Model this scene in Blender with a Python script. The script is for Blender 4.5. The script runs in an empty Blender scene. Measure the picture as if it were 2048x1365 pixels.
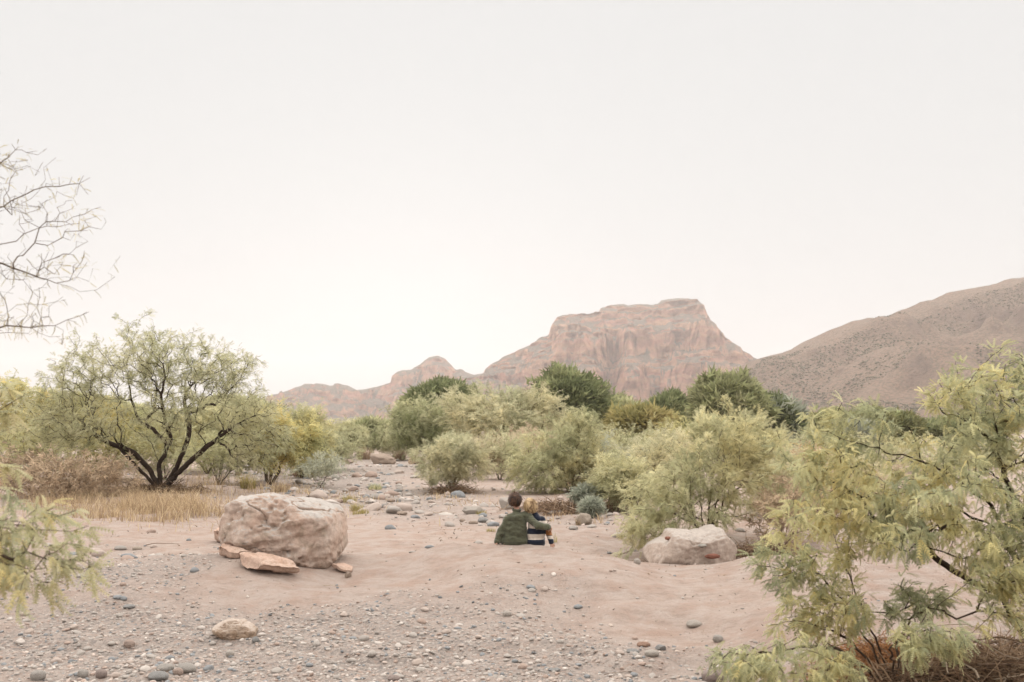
import bpy, bmesh, math, random
import numpy as np
from mathutils import Vector, Matrix

# ------------------------------------------------------------------ scene, camera, light
sc = bpy.context.scene
COL = sc.collection
R = math.radians
FPX = 2048 * 35 / 36.0
PITCH = math.atan((860 - 682.5) / FPX)
CAM = np.array([0.0, 0.0, 1.7])

cam_d = bpy.data.cameras.new('camera')
cam_d.lens = 35.0
cam_d.sensor_width = 36.0
cam_d.clip_start = 0.05
cam_d.clip_end = 12000
cam_d.dof.use_dof = True
cam_d.dof.focus_distance = 13.0
cam_d.dof.aperture_fstop = 4.0
cam = bpy.data.objects.new('camera', cam_d)
COL.objects.link(cam)
cam.location = CAM
cam.rotation_euler = (R(90) + PITCH, 0, 0)
sc.camera = cam

FILL_EL, SUN_AZ = 74.0, -6.0          # degrees; azimuth from straight ahead, negative = left
w = bpy.data.worlds.new('World')
sc.world = w
w.use_nodes = True
nt = w.node_tree
nt.nodes.clear()
sky = nt.nodes.new('ShaderNodeTexSky')
sky.sky_type = 'NISHITA'
sky.sun_disc = False
sky.sun_elevation = R(6.0)          # the disc itself is down behind the ridge; the lamp stands for the broad bright evening sky
sky.sun_rotation = R(SUN_AZ)
sky.altitude = 400
sky.air_density = 1.0
sky.dust_density = 4.0
sky.ozone_density = 1.0
hs = nt.nodes.new('ShaderNodeHueSaturation')
hs.inputs['Saturation'].default_value = 0.16
tint = nt.nodes.new('ShaderNodeMix')
tint.data_type = 'RGBA'
tint.blend_type = 'MULTIPLY'
tint.inputs['Factor'].default_value = 1.0
tint.inputs['B'].default_value = (1.0, 0.98, 0.97, 1)
veil = nt.nodes.new('ShaderNodeMix')            # thin even high haze that whitens the evening sky
veil.data_type = 'RGBA'
veil.inputs['Factor'].default_value = 0.9965
veil.inputs['B'].default_value = (1.045, 1.06, 1.065, 1)
bg = nt.nodes.new('ShaderNodeBackground')
bg.inputs['Strength'].default_value = 0.15
wo = nt.nodes.new('ShaderNodeOutputWorld')
nt.links.new(sky.outputs[0], hs.inputs['Color'])
nt.links.new(hs.outputs[0], tint.inputs['A'])
nt.links.new(tint.outputs['Result'], veil.inputs['A'])
nt.links.new(veil.outputs['Result'], bg.inputs['Color'])
nt.links.new(bg.outputs[0], wo.inputs['Surface'])

fill_d = bpy.data.lights.new('sun', 'SUN')  # added wide overhead fill, making up light the dimmed sky lacks
fill_d.energy = 1.5
fill_d.angle = R(150)
fill_d.color = (1.0, 0.955, 0.90)
sun = bpy.data.objects.new('sun', fill_d)
COL.objects.link(sun)
_sd = Vector((math.sin(R(SUN_AZ)) * math.cos(R(FILL_EL)), math.cos(R(SUN_AZ)) * math.cos(R(FILL_EL)), math.sin(R(FILL_EL))))
sun.rotation_euler = _sd.to_track_quat('Z', 'Y').to_euler()

vs = sc.view_settings
vs.view_transform = 'Standard'
vs.look = 'None'
vs.gamma = 1.0
vs.use_curve_mapping = False
vs.exposure = 2.15
sc.render.engine = 'CYCLES'
sc.cycles.use_denoising = True
sc.cycles.max_bounces = 12
sc.cycles.diffuse_bounces = 9
sc.cycles.transmission_bounces = 9
sc.cycles.volume_bounces = 0
sc.cycles.sample_clamp_indirect = 8

# ------------------------------------------------------------------ helpers
def lin(r, g, b):
    f = lambda c: (c / 255 / 12.92) if c / 255 <= 0.04045 else ((c / 255 + 0.055) / 1.055) ** 2.4
    return np.array([f(r), f(g), f(b)])

def pix(u, v, Y):
    """point at forward distance Y on the sight line of a photograph pixel"""
    a = (np.asarray(u, float) - 1024) / FPX
    b = (682.5 - np.asarray(v, float)) / FPX
    cp, sp = math.cos(PITCH), math.sin(PITCH)
    dy = cp - b * sp
    s = Y / dy
    return np.stack(np.broadcast_arrays(a * s, np.asarray(Y, float) + 0 * a, CAM[2] + (sp + b * cp) * s), -1)

def to_pix(P):
    P = np.asarray(P, float)
    x, y, z = P[..., 0], P[..., 1], P[..., 2] - CAM[2]
    cp, sp = math.cos(PITCH), math.sin(PITCH)
    d = y * cp + z * sp
    h = -y * sp + z * cp
    d = np.where(d < 0.05, 0.05, d)
    return 1024 + FPX * x / d, 682.5 - FPX * h / d, d

def _h(ix, iy, iz, seed):
    n = (ix.astype(np.int64) * 374761393 + iy.astype(np.int64) * 668265263 + iz.astype(np.int64) * 2147483647 + seed * 974711) & 0xFFFFFFFF
    n = ((n ^ (n >> 13)) * 1274126177) & 0xFFFFFFFF
    n = ((n ^ (n >> 16)) * 2246822519) & 0xFFFFFFFF
    n = n ^ (n >> 15)
    return (n & 0xFFFFFF) / float(0xFFFFFF) * 2 - 1

def vnoise(x, y, z=0.0, seed=0):
    x, y, z = np.broadcast_arrays(np.asarray(x, float), np.asarray(y, float), np.asarray(z, float))
    ix, iy, iz = np.floor(x), np.floor(y), np.floor(z)
    fx, fy, fz = x - ix, y - iy, z - iz
    ix, iy, iz = ix.astype(np.int64), iy.astype(np.int64), iz.astype(np.int64)
    q = lambda t: t * t * t * (t * (t * 6 - 15) + 10)
    fx, fy, fz = q(fx), q(fy), q(fz)
    r = 0
    for dx in (0, 1):
        for dy in (0, 1):
            for dz in (0, 1):
                wgt = (fx if dx else 1 - fx) * (fy if dy else 1 - fy) * (fz if dz else 1 - fz)
                r = r + wgt * _h(ix + dx, iy + dy, iz + dz, seed)
    return r

def fbm(x, y, z=0.0, oct=4, seed=0, gain=0.5, lac=2.03):
    s, a, f = 0, 1.0, 1.0
    for o in range(oct):
        s = s + a * vnoise(np.asarray(x) * f, np.asarray(y) * f, np.asarray(z) * f, seed + o * 17)
        a *= gain
        f *= lac
    return s

def ridged(x, y, z=0.0, oct=3, seed=0):
    s, a, f = 0, 1.0, 1.0
    for o in range(oct):
        s = s + a * (1 - 2 * np.abs(vnoise(np.asarray(x) * f, np.asarray(y) * f, np.asarray(z) * f, seed + o * 13)))
        a *= 0.5
        f *= 2.1
    return s

def mesh_np(name, verts, faces, smooth=True, col=None, attrs=None):
    """faces: list of int arrays, each (n,k)"""
    me = bpy.data.meshes.new(name)
    verts = np.ascontiguousarray(verts, np.float32)
    me.vertices.add(len(verts))
    me.vertices.foreach_set('co', verts.ravel())
    faces = [np.asarray(f) for f in faces if len(f)]
    loops = np.concatenate([f.ravel() for f in faces]).astype(np.int32)
    tot = np.concatenate([np.full(len(f), f.shape[1]) for f in faces])
    start = np.concatenate([[0], np.cumsum(tot)[:-1]]).astype(np.int32)
    me.loops.add(len(loops))
    me.loops.foreach_set('vertex_index', loops)
    me.polygons.add(len(tot))
    me.polygons.foreach_set('loop_start', start)
    if smooth:
        me.polygons.foreach_set('use_smooth', np.ones(len(tot), bool))
    if col is not None:
        a = me.attributes.new('col', 'FLOAT_COLOR', 'POINT')
        c = np.ones((len(verts), 4), np.float32)
        c[:, :3] = col
        a.data.foreach_set('color', c.ravel())
    for k, val in (attrs or {}).items():
        a = me.attributes.new(k, 'FLOAT', 'POINT')
        a.data.foreach_set('value', np.ascontiguousarray(val, np.float32))
    me.update(calc_edges=True)
    me.validate(verbose=False) if False else None
    return me

def obj(name, me, mat=None, parent=None):
    if mat is not None and not me.materials:
        me.materials.append(mat)
    o = bpy.data.objects.new(name, me)
    COL.objects.link(o)
    if parent is not None:
        o.parent = parent
    return o

def empty(name, loc=(0, 0, 0)):
    o = bpy.data.objects.new(name, None)
    COL.objects.link(o)
    o.location = loc
    o.empty_display_size = 0.1
    return o

def tag(o, label=None, cat=None, group=None, kind=None):
    for k, val in (('label', label), ('category', cat), ('group', group), ('kind', kind)):
        if val:
            o[k] = val
    return o

def grid_faces(nx, ny):
    i = np.arange(nx * ny).reshape(ny, nx)
    return np.stack([i[:-1, :-1], i[:-1, 1:], i[1:, 1:], i[1:, :-1]], -1).reshape(-1, 4)

_ico = {}
def ico(n):
    if n not in _ico:
        bm = bmesh.new()
        bmesh.ops.create_icosphere(bm, subdivisions=n, radius=1.0)
        bm.verts.ensure_lookup_table()
        V = np.array([v.co[:] for v in bm.verts])
        F = np.array([[v.index for v in f.verts] for f in bm.faces])
        bm.free()
        _ico[n] = (V, F)
    return _ico[n]

# ---- materials
class NB:
    def __init__(s, name):
        s.m = bpy.data.materials.new(name)
        s.m.use_nodes = True
        s.t = s.m.node_tree
        s.t.nodes.clear()
        s.out = s.t.nodes.new('ShaderNodeOutputMaterial')
    def n(s, typ, **kw):
        nd = s.t.nodes.new(typ)
        for k, val in kw.items():
            if k in nd.bl_rna.properties:
                setattr(nd, k, val)
            else:
                nd.inputs[k].default_value = val
        return nd
    def l(s, a, b):
        s.t.links.new(a, b)
    def pos(s):
        if not hasattr(s, '_p'):
            s._p = s.n('ShaderNodeTexCoord').outputs['Object']
        return s._p
    def noise(s, scale, detail=5, rough=0.6, vec=None, dist=0.0):
        nd = s.n('ShaderNodeTexNoise', Scale=scale, Detail=detail, Roughness=rough, Distortion=dist)
        s.l(vec or s.pos(), nd.inputs['Vector'])
        return nd.outputs['Fac']
    def ramp(s, fac, stops, interp='LINEAR'):
        nd = s.n('ShaderNodeValToRGB')
        cr = nd.color_ramp
        cr.interpolation = interp
        while len(cr.elements) < len(stops):
            cr.elements.new(0.5)
        for e, (p, c) in zip(cr.elements, stops):
            e.position = p
            e.color = (c, c, c, 1) if np.isscalar(c) else (*c, 1)
        s.l(fac, nd.inputs['Fac'])
        return nd.outputs['Color']
    def mix(s, fac, a, b, mode='MIX'):
        nd = s.n('ShaderNodeMix')
        nd.data_type = 'RGBA'
        nd.blend_type = mode
        for v_, sock in ((fac, nd.inputs['Factor']), (a, nd.inputs['A']), (b, nd.inputs['B'])):
            if isinstance(v_, bpy.types.NodeSocket):
                s.l(v_, sock)
            elif np.isscalar(v_):
                sock.default_value = v_
            else:
                sock.default_value = (*v_, 1)
        return nd.outputs['Result']
    def math(s, op, a, b=0.0):
        nd = s.n('ShaderNodeMath', operation=op)
        for v_, sock in ((a, nd.inputs[0]), (b, nd.inputs[1])):
            if isinstance(v_, bpy.types.NodeSocket):
                s.l(v_, sock)
            else:
                sock.default_value = v_
        return nd.outputs[0]
    def attr(s, name, out='Color'):
        return s.n('ShaderNodeAttribute', attribute_name=name).outputs[out]
    def bump(s, h, strength, dist, prev=None):
        nd = s.n('ShaderNodeBump', Strength=strength, Distance=dist)
        s.l(h, nd.inputs['Height'])
        if prev is not None:
            s.l(prev, nd.inputs['Normal'])
        return nd.outputs['Normal']
    def surf(s, color, rough=0.9, normal=None, spec=0.2):
        p = s.n('ShaderNodeBsdfPrincipled')
        p.inputs['Roughness'].default_value = rough
        p.inputs['Specular IOR Level'].default_value = spec
        if isinstance(color, bpy.types.NodeSocket):
            s.l(color, p.inputs['Base Color'])
        else:
            p.inputs['Base Color'].default_value = (*color, 1)
        if normal is not None:
            s.l(normal, p.inputs['Normal'])
        s.l(p.outputs[0], s.out.inputs['Surface'])
        return s.m

def leaf_material(name, trans=0.4):
    b = NB(name)
    c = b.attr('col')
    d = b.n('ShaderNodeBsdfDiffuse')
    t = b.n('ShaderNodeBsdfTranslucent')
    mx = b.n('ShaderNodeMixShader', Fac=trans)
    b.l(c, d.inputs['Color'])
    b.l(c, t.inputs['Color'])
    b.l(d.outputs[0], mx.inputs[1])
    b.l(t.outputs[0], mx.inputs[2])
    b.l(mx.outputs[0], b.out.inputs['Surface'])
    return b.m

def attr_material(name, rough=0.9, bump_scale=60.0, bump=0.4, var=0.25):
    b = NB(name)
    n1 = b.noise(bump_scale, 4)
    c = b.mix(1.0, b.attr('col'), b.ramp(n1, [(0.3, 1 - var), (0.7, 1 + var)]), 'MULTIPLY')
    return b.surf(c, rough, b.bump(n1, bump, 0.01))
# ------------------------------------------------------------------ ground
def sstep(a, b, x):
    t = np.clip((x - a) / (b - a), 0, 1)
    return t * t * (3 - 2 * t)

def gauss(x, y, cx, cy, sx, sy, p=2.0):
    return np.exp(-(np.abs((x - cx) / sx) ** p + np.abs((y - cy) / sy) ** p))

def gheight(x, y):
    x = np.asarray(x, float)
    y = np.asarray(y, float)
    near = 1 - sstep(60, 140, y)
    h = 0.10 * fbm(x / 9, y / 9, seed=3, oct=3) * near
    h = h * sstep(9, 20, y) + 0.05 * fbm(x / 1.7, y / 1.3, seed=5, oct=3) * (1 - sstep(35, 60, y))
    h = h + (0.020 * fbm(x / 0.42, y / 0.33, seed=8, oct=4) + 0.012 * ridged(x / 0.75 + 0.3 * y, y / 0.28, seed=9, oct=3)) * (1 - sstep(18, 30, y))
    # sand mound the children sit on: near slope long, far slope short
    my = np.where(y < 12.75, 1.75, 0.70)
    h = h - 0.13 * gauss(x, y, 0.4, 14.7, 2.6, 1.1) - 0.05 * gauss(x, y, -2.0, 15.5, 2.0, 1.2)
    h = h + MOUND * np.exp(-(((x - 0.30) / 1.45) ** 2 + ((y - 12.75) / my) ** 2))
    h = h + 0.13 * gauss(x, y, -1.0, 13.0, 1.1, 1.1) + 0.06 * gauss(x, y, 1.0, 11.6, 1.2, 0.8)
    # sand bank to the right with its crest in front of the pale boulder
    cy = 12.35 + 0.10 * np.sin(x * 1.3)
    bank = sstep(1.4, 2.2, x) * (0.05 + 0.22 * sstep(2.3, 3.5, x) + 0.03 * np.sin(x * 3))
    by = np.where(y < cy, 2.0, 0.40)
    h = h + bank * np.exp(-((y - cy) / by) ** 2) * (1 - sstep(7, 10, x))
    h = h - 0.11 * gauss(x, y, 2.9, 14.1, 2.3, 1.0)
    # pale shelf around the big boulder
    h = h + 0.10 * gauss(x, y, -3.4, 12.9, 1.5, 1.0) - 0.02
    # shallow pebble channel in the foreground, with a low sand step at its near edge
    h = h - 0.05 * gauss(x, y, -0.6, 8.6, 2.2, 0.8) + 0.05 * gauss(x, y, -0.35, 7.05, 1.0, 0.55)
    # eroded bank: the foreground lies lower than the sand shelf
    ey = y + 0.45 * fbm(x / 1.1, y / 2.5, seed=13, oct=4)
    h = h - 0.20 * (1 - sstep(9.7, 11.4, ey)) * (1 - 0.8 * sstep(1.7, 2.7, x)) - 0.11 * gauss(x, y, -1.75, 11.9, 0.75, 0.9) - 0.13 * gauss(x, y, 1.95, 11.9, 0.7, 0.9) - 0.05 * (1 - sstep(8.75, 8.95, ey + 0.12 * x))
    # sand banked against the left foot of the big boulder
    h = h + 0.10 * gauss(x, y, -3.5, 12.35, 0.62, 0.55) + 0.06 * gauss(x, y, -2.75, 12.05, 0.95, 0.45)
    # wash banks beyond
    h = h + 0.35 * sstep(4.5, 13, np.abs(x + 2.5 + 0.12 * (y - 30))) * sstep(22, 40, y) * near
    # valley floor rises gently to the foot of the hills
    h = h + np.clip(y - 300, 0, None) * 0.004
    return h

MOUND = 0.0
_seat = pix(1028, 1089, 12.55)
_seat2 = pix(1085, 1094, 12.55)
MOUND = 0.5 * float(_seat[2] - gheight(_seat[0], _seat[1]) + _seat2[2] - gheight(_seat2[0], _seat2[1]))
print('MOUND', MOUND, _seat[2], _seat2[2])

def ground_at(u, v, y0=12.0):
    y = y0
    for _ in range(60):
        p = pix(u, v, y)
        z = float(gheight(p[0], p[1]))
        # sight line height vs ground
        d = p[2] - z
        slope = (1.7 - z) / max(y, 0.5)
        y = max(2.0, y + 0.7 * d / max(slope, 0.004))
        y = min(y, 400)
    p = pix(u, v, y)
    return np.array([p[0], p[1], float(gheight(p[0], p[1]))])

def on_ground(x, y, dz=0.0):
    return np.array([x, y, float(gheight(x, y)) + dz])

# gravel patches, written down from the photograph (u, v, half width, half height, strength)
GRAVEL = [(330, 1300, 420, 80, 1.0), (180, 1215, 260, 70, .9), (600, 1240, 260, 50, .9), (330, 1140, 190, 35, .75), (480, 1350, 330, 40, 1.1),
          (950, 1215, 260, 35, .85), (1080, 1270, 190, 42, 1.1), (780, 1255, 200, 30, .8), (1350, 1255, 220, 30, .45), (1330, 1310, 120, 30, .5),
          (1250, 1330, 190, 40, .35), (640, 945, 170, 28, 1.2), (740, 930, 130, 18, 1.3), (700, 985, 200, 32, .8), (860, 1010, 150, 28, .75),
          (1000, 1040, 160, 22, .35), (560, 955, 110, 20, .8), (1100, 965, 130, 16, .4), (240, 1090, 120, 16, .4), (1180, 1060, 120, 25, .2)]
SAND = [(760, 1330, 190, 26, 1.2), (900, 1345, 140, 22, 1.3), (30, 1330, 90, 30, .9), (560, 1160, 160, 22, .8)]

def gravel_mask(x, y):
    z = 0.0
    u, v, d = to_pix(np.stack(np.broadcast_arrays(x, y, z + 0 * x), -1))
    g = 0
    for (cu, cv, su, sv, s) in GRAVEL:
        g = g + s * np.exp(-(((u - cu) / su) ** 2 + ((v - cv) / sv) ** 2) ** 1.5)
    for (cu, cv, su, sv, s) in SAND:
        g = g - s * np.exp(-(((u - cu) / su) ** 2 + ((v - cv) / sv) ** 2) ** 1.5)
    n = fbm(x / 0.7, y / 1.0, seed=21, oct=4)
    return np.clip(g + 0.42 * n * (g > 0.03) - 0.08, 0, 1.3)

def axis(core, fine, far, grow):
    """positions from 0 outward: even up to core, then growing to far"""
    p = list(np.arange(0, core, fine))
    s = fine
    while p[-1] < far:
        s *= grow
        p.append(p[-1] + s)
    return np.array(p)

ax = axis(6.0, 0.075, 5000, 1.08)
xs = np.concatenate([-ax[:0:-1], ax])
ay = axis(9, 0.065, 5200, 1.045) + 5.0
ys = np.concatenate([[-400, -120, -40, -12, -4, 0, 2, 3, 4], ay])
GX, GY = np.meshgrid(xs, ys)
GZ = gheight(GX, GY)
gm = gravel_mask(GX, GY) * (GY > 3)
me = mesh_np('ground', np.stack([GX, GY, GZ], -1).reshape(-1, 3), [grid_faces(len(xs), len(ys))], attrs={'gravel': gm.ravel()})
b = NB('desert_sand')
P = b.pos()
n_big = b.noise(0.35, 4)
n_mid = b.noise(3.0, 6)
n_fin = b.noise(45, 5, 0.7)
n_grit = b.noise(220, 3, 0.7)
base = b.mix(b.ramp(n_big, [(0.35, 0), (0.65, 1)]), (0.376, 0.302, 0.258), (0.360, 0.294, 0.256))
base = b.mix(b.ramp(n_mid, [(0.42, 0), (0.64, 0.75)]), base, (0.310, 0.212, 0.165))
mpx = b.n('ShaderNodeMapping')
mpx.inputs['Scale'].default_value = (0.55, 1.6, 1)
b.l(P, mpx.inputs['Vector'])
n_str = b.noise(7.0, 7, 0.72, mpx.outputs[0])
base = b.mix(b.ramp(n_str, [(0.50, 0), (0.62, 0.55)]), base, (0.270, 0.205, 0.170))
base = b.mix(b.ramp(n_str, [(0.34, 0.6), (0.44, 0)]), base, (0.40, 0.34, 0.305))
base = b.mix(b.ramp(n_fin, [(0.25, 0.45), (0.5, 0)]), base, (0.245, 0.195, 0.165))
vor = b.n('ShaderNodeTexVoronoi', Scale=34.0, Randomness=1.0)
b.l(P, vor.inputs['Vector'])
peb = b.ramp(b.n('ShaderNodeSeparateColor').outputs[0], [(0, (0.2, 0.17, 0.15)), (1, (0.3, 0.25, 0.22))])
sepc = [nd for nd in b.t.nodes if nd.bl_idname == 'ShaderNodeSeparateColor'][0]
b.l(vor.outputs['Color'], sepc.inputs[0])
peb = b.ramp(sepc.outputs[0], [(0, (0.19, 0.168, 0.155)), (0.35, (0.285, 0.245, 0.218)), (0.6, (0.33, 0.282, 0.25)), (0.8, (0.28, 0.21, 0.175)), (1, (0.40, 0.355, 0.32))])
gmask = b.math('MULTIPLY', b.attr('gravel', 'Fac'), b.ramp(n_mid, [(0.3, 0.4), (0.6, 1.0)]))
gmask = b.math('MINIMUM', gmask, 0.85)
base = b.mix(gmask, base, peb)
# scattered grit and litter everywhere
base = b.mix(b.ramp(n_grit, [(0.60, 0), (0.70, 0.6)]), base, (0.12, 0.092, 0.075))
hsum = b.math('ADD', b.math('MULTIPLY', n_fin, 0.7), b.math('MULTIPLY', n_grit, 0.35))
hsum = b.math('ADD', hsum, b.math('MULTIPLY', b.math('MULTIPLY', vor.outputs['Distance'], gmask), -0.8))
nb = b.bump(n_mid, 0.8, 0.10)
nb = b.bump(n_str, 0.7, 0.04, nb)
nb = b.bump(hsum, 0.8, 0.025, nb)
sand_mat = b.surf(base, 0.95, nb, 0.1)
ground = obj('ground', me, sand_mat)
ground['kind'] = 'structure'

# ------------------------------------------------------------------ hills
def ridge(name, prof, Yc, front, back, dx, dyf, shape, mat, warp, tnoise, foot=-6, rough=1.0, terr=0):
    pu = np.array([p[0] for p in prof], float)
    pv = np.array([p[1] for p in prof], float)
    P_ = pix(pu, pv, Yc)
    px, pz = P_[:, 0], P_[:, 2]
    x = np.arange(px[0], px[-1], dx)
    top = np.interp(x, px, pz) + tnoise * fbm(x / 14, 0 * x, seed=hash(name) % 97 if False else len(name), oct=4) * rough
    t = np.concatenate([np.linspace(-1, 0, dyf), np.linspace(0, 1, max(12, dyf // 6))[1:]])
    X, T = np.meshgrid(x, t)
    Yv = Yc + np.where(T < 0, T * front, T * back)
    TOP = np.broadcast_to(top, X.shape)
    Tw = T + warp(X, Yv) * np.clip(-T * 6, 0, 1) * np.clip((T + 1) * 5, 0, 1)
    sx = [s[0] for s in shape]
    sy = [s[1] for s in shape]
    f = np.interp(np.clip(Tw, -1, 1), sx, sy)
    if terr:
        q = f * terr + 0.8 * fbm(X / 70, Yv / 200, seed=37, oct=3)
        f = f + (sstep(0.25, 0.75, q - np.floor(q)) - (q - np.floor(q))) / terr * 1.0 * np.clip((1 - f) * 10, 0, 1) * np.clip(f * 6, 0, 1)
    Z = TOP * f + foot * (1 - f)
    return X, Yv, Z, f

def hill_mesh(name, X, Yv, Z):
    me_ = mesh_np(name, np.stack([X, Yv, Z], -1).reshape(-1, 3), [grid_faces(X.shape[1], X.shape[0])])
    return me_

def rock_material(name, cols, scrub, band, scrub_amt=1.0, s=1.0):
    b = NB(name)
    P = b.pos()
    sep = b.n('ShaderNodeSeparateXYZ')
    b.l(P, sep.inputs[0])
    nz = b.noise(0.012 * s, 5)
    zz = b.math('ADD', b.math('MULTIPLY', sep.outputs['Z'], band), b.math('MULTIPLY', nz, 3.0))
    comb = b.n('ShaderNodeCombineXYZ')
    b.l(zz, comb.inputs['Z'])
    strat = b.noise(1.0, 6, 0.65, comb.outputs[0])
    c = b.ramp(strat, [(0.30, cols[0]), (0.43, cols[1]), (0.54, cols[2]), (0.66, cols[3])])
    n2 = b.noise(0.05 * s, 8, 0.7)
    c = b.mix(1.0, c, b.ramp(n2, [(0.3, 0.72), (0.7, 1.25)]), 'MULTIPLY')
    # vertical water stains
    mp = b.n('ShaderNodeMapping')
    mp.inputs['Scale'].default_value = (1, 1, 0.12)
    b.l(P, mp.inputs['Vector'])
    st = b.noise(0.09 * s, 5, 0.6, mp.outputs[0])
    c = b.mix(b.ramp(st, [(0.58, 0), (0.8, 0.2)]), c, cols[0])
    # scrub and soil on the gentler slopes
    geo = b.n('ShaderNodeNewGeometry')
    sn = b.n('ShaderNodeSeparateXYZ')
    b.l(geo.outputs['Normal'], sn.inputs[0])
    n3 = b.noise(0.22 * s, 6, 0.75)
    soil = b.mix(b.ramp(n3, [(0.42, 0), (0.58, 1)]), scrub[0], scrub[1])
    msk = b.math('MULTIPLY', b.ramp(b.math('ADD', sn.outputs['Z'], b.math('MULTIPLY', b.math('SUBTRACT', n2, 0.5), 0.5)), [(0.55, 0), (0.78, 1)]), scrub_amt)
    c = b.mix(msk, c, soil)
    nb = b.bump(n2, 0.8, 8.0 / s)
    nb = b.bump(strat, 0.9, 7.0 / s, nb)
    nb = b.bump(n3, 0.8, 3.0 / s, nb)
    return b.surf(c, 0.95, nb, 0.05)

MESA_COLS = [(0.22, 0.128, 0.105), (0.42, 0.210, 0.158), (0.46, 0.275, 0.180), (0.33, 0.188, 0.150)]
mesa_mat = rock_material('red_rock', MESA_COLS, [(0.22, 0.158, 0.130), (0.135, 0.125, 0.098)], 0.06)
hill_mat = rock_material('brown_hill_rock', [(0.14, 0.10, 0.082), (0.20, 0.14, 0.11), (0.19, 0.138, 0.11), (0.165, 0.122, 0.10)], [(0.27, 0.182, 0.136), (0.145, 0.116, 0.088)], 0.03, 1.0, 1.6)

MESA = [(900, 760), (940, 752), (965, 745), (985, 725), (1010, 712), (1025, 708), (1050, 694), (1082, 676), (1100, 668), (1104, 652), (1116, 634), (1140, 629), (1175, 629),
        (1198, 623), (1203, 613), (1215, 612), (1240, 609), (1270, 611), (1300, 609), (1316, 606), (1322, 600), (1350, 597), (1375, 598), (1393, 605), (1397, 616), (1404, 630),
        (1420, 648), (1440, 668), (1460, 686), (1478, 698), (1482, 706), (1500, 714), (1530, 724), (1580, 745), (1650, 790), (1720, 850)]
mesa_shape = [(-1, 0), (-.8, .07), (-.64, .18), (-.60, .22), (-.575, .36), (-.55, .45), (-.47, .50), (-.40, .56), (-.375, .68), (-.36, .74), (-.25, .80), (-.16, .85), (-.11, .91), (-.07, .965), (0, 1), (.25, .99), (1, 0)]
def mesa_warp(x, y):
    return (0.15 * fbm(x / 130, y / 260, seed=31, oct=3) + 0.035 * ridged(x / 85, y / 150, seed=35, oct=2) + 0.004 * fbm(x / 9, y / 9, seed=39, oct=3)
            - 0.26 * np.exp(-((x - 196 - 0.16 * (y - 1900)) / 17) ** 2) - 0.05 * np.exp(-((x - 120 - 0.1 * (y - 1900)) / 9) ** 2) - 0.06)
X, Y_, Z, f = ridge('mesa', MESA, 2000, 560, 420, 3.2, 190, mesa_shape, None, mesa_warp, 1.6, terr=15)
Z = Z + (3.5 * fbm(X / 26, Y_ / 26, Z / 18, seed=41, oct=4) + 1.2 * fbm(X / 6, Y_ / 6, Z / 3, seed=44, oct=2)) * np.clip((1 - f) * 6, 0.08, 1) * np.clip(f * 8, 0, 1)
Xw = X + 3.0 * fbm(X / 20, Y_ / 20, Z / 14, seed=47, oct=3)
Yw = Y_ + 9.0 * fbm(X / 40, Y_ / 60, Z / 7, seed=49, oct=4) + 4.0 * ridged(X / 60, Y_ / 80, Z / 16, seed=53, oct=3)
mesa = obj('mountain', hill_mesh('mountain', Xw, Yw, Z), mesa_mat)
tag(mesa, 'red rock mesa mountain with stepped cliffs behind the trees', None, None, 'structure')

LEFT = [(380, 850), (480, 812), (545, 793), (565, 784), (590, 775), (612, 769), (640, 768), (660, 772), (682, 769), (700, 774), (714, 781), (735, 777), (765, 771), (788, 764), (791, 750), (803, 741), (822, 739),
        (838, 730), (858, 716), (876, 712), (890, 718), (902, 730), (912, 741), (924, 739), (934, 745), (955, 752), (1000, 760), (1100, 780), (1200, 850)]
left_shape = [(-1, 0), (-.7, .18), (-.5, .34), (-.42, .56), (-.3, .64), (-.2, .72), (-.14, .90), (0, 1), (.2, .97), (1, 0)]
def left_warp(x, y):
    return 0.16 * fbm(x / 110, y / 220, seed=51, oct=3) + 0.09 * ridged(x / 55, y / 150, seed=55, oct=3) + 0.012 * fbm(x / 9, y / 9, seed=59, oct=3) - 0.03
X, Y_, Z, f = ridge('low_ridge', LEFT, 2350, 460, 400, 3.6, 120, left_shape, None, left_warp, 1.2, terr=9)
Z = Z + 4.0 * fbm(X / 26, Y_ / 26, Z / 18, seed=61, oct=4) * np.clip((1 - f) * 6, 0.08, 1) * np.clip(f * 8, 0, 1)
Yw = Y_ + 7.0 * fbm(X / 22, Y_ / 40, Z / 9, seed=69, oct=4)
ridge_o = obj('low_ridge', hill_mesh('low_ridge', X, Yw, Z), mesa_mat)
tag(ridge_o, 'low jagged rock ridge with a small pointed peak left of the mesa', None, None, 'structure')

RIGHT = [(1380, 850), (1430, 800), (1470, 748), (1500, 722), (1522, 717), (1560, 707), (1598, 697), (1622, 681), (1652, 664), (1690, 650), (1712, 641), (1735, 636), (1770, 635), (1800, 622), (1840, 606), (1870, 598), (1893, 585), (1920, 579), (1960, 576),
         (1990, 568), (2020, 559), (2048, 557), (2120, 540), (2250, 520), (2400, 500), (2700, 540), (3000, 640), (3400, 850)]
right_shape = [(-1, 0), (-.8, .10), (-.6, .26), (-.4, .47), (-.2, .72), (-.08, .92), (0, 1), (.3, .93), (1, 0)]
def right_warp(x, y):
    return 0.13 * fbm(x / 120, y / 180, seed=71, oct=4) + 0.06 * ridged(x / 70, y / 160, seed=75, oct=3)
X, Y_, Z, f = ridge('hillside', RIGHT, 1150, 620, 500, 4.5, 150, right_shape, None, right_warp, 1.0)
Z = Z + 4.5 * fbm(X / 42, Y_ / 42, seed=81, oct=5) * np.clip((1 - f) * 6, 0.15, 1) * np.clip(f * 8, 0, 1)
hill = obj('hillside', hill_mesh('hillside', X, Y_, Z), hill_mat)
tag(hill, 'brown scrub covered hillside rising on the right', None, None, 'structure')

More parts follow.
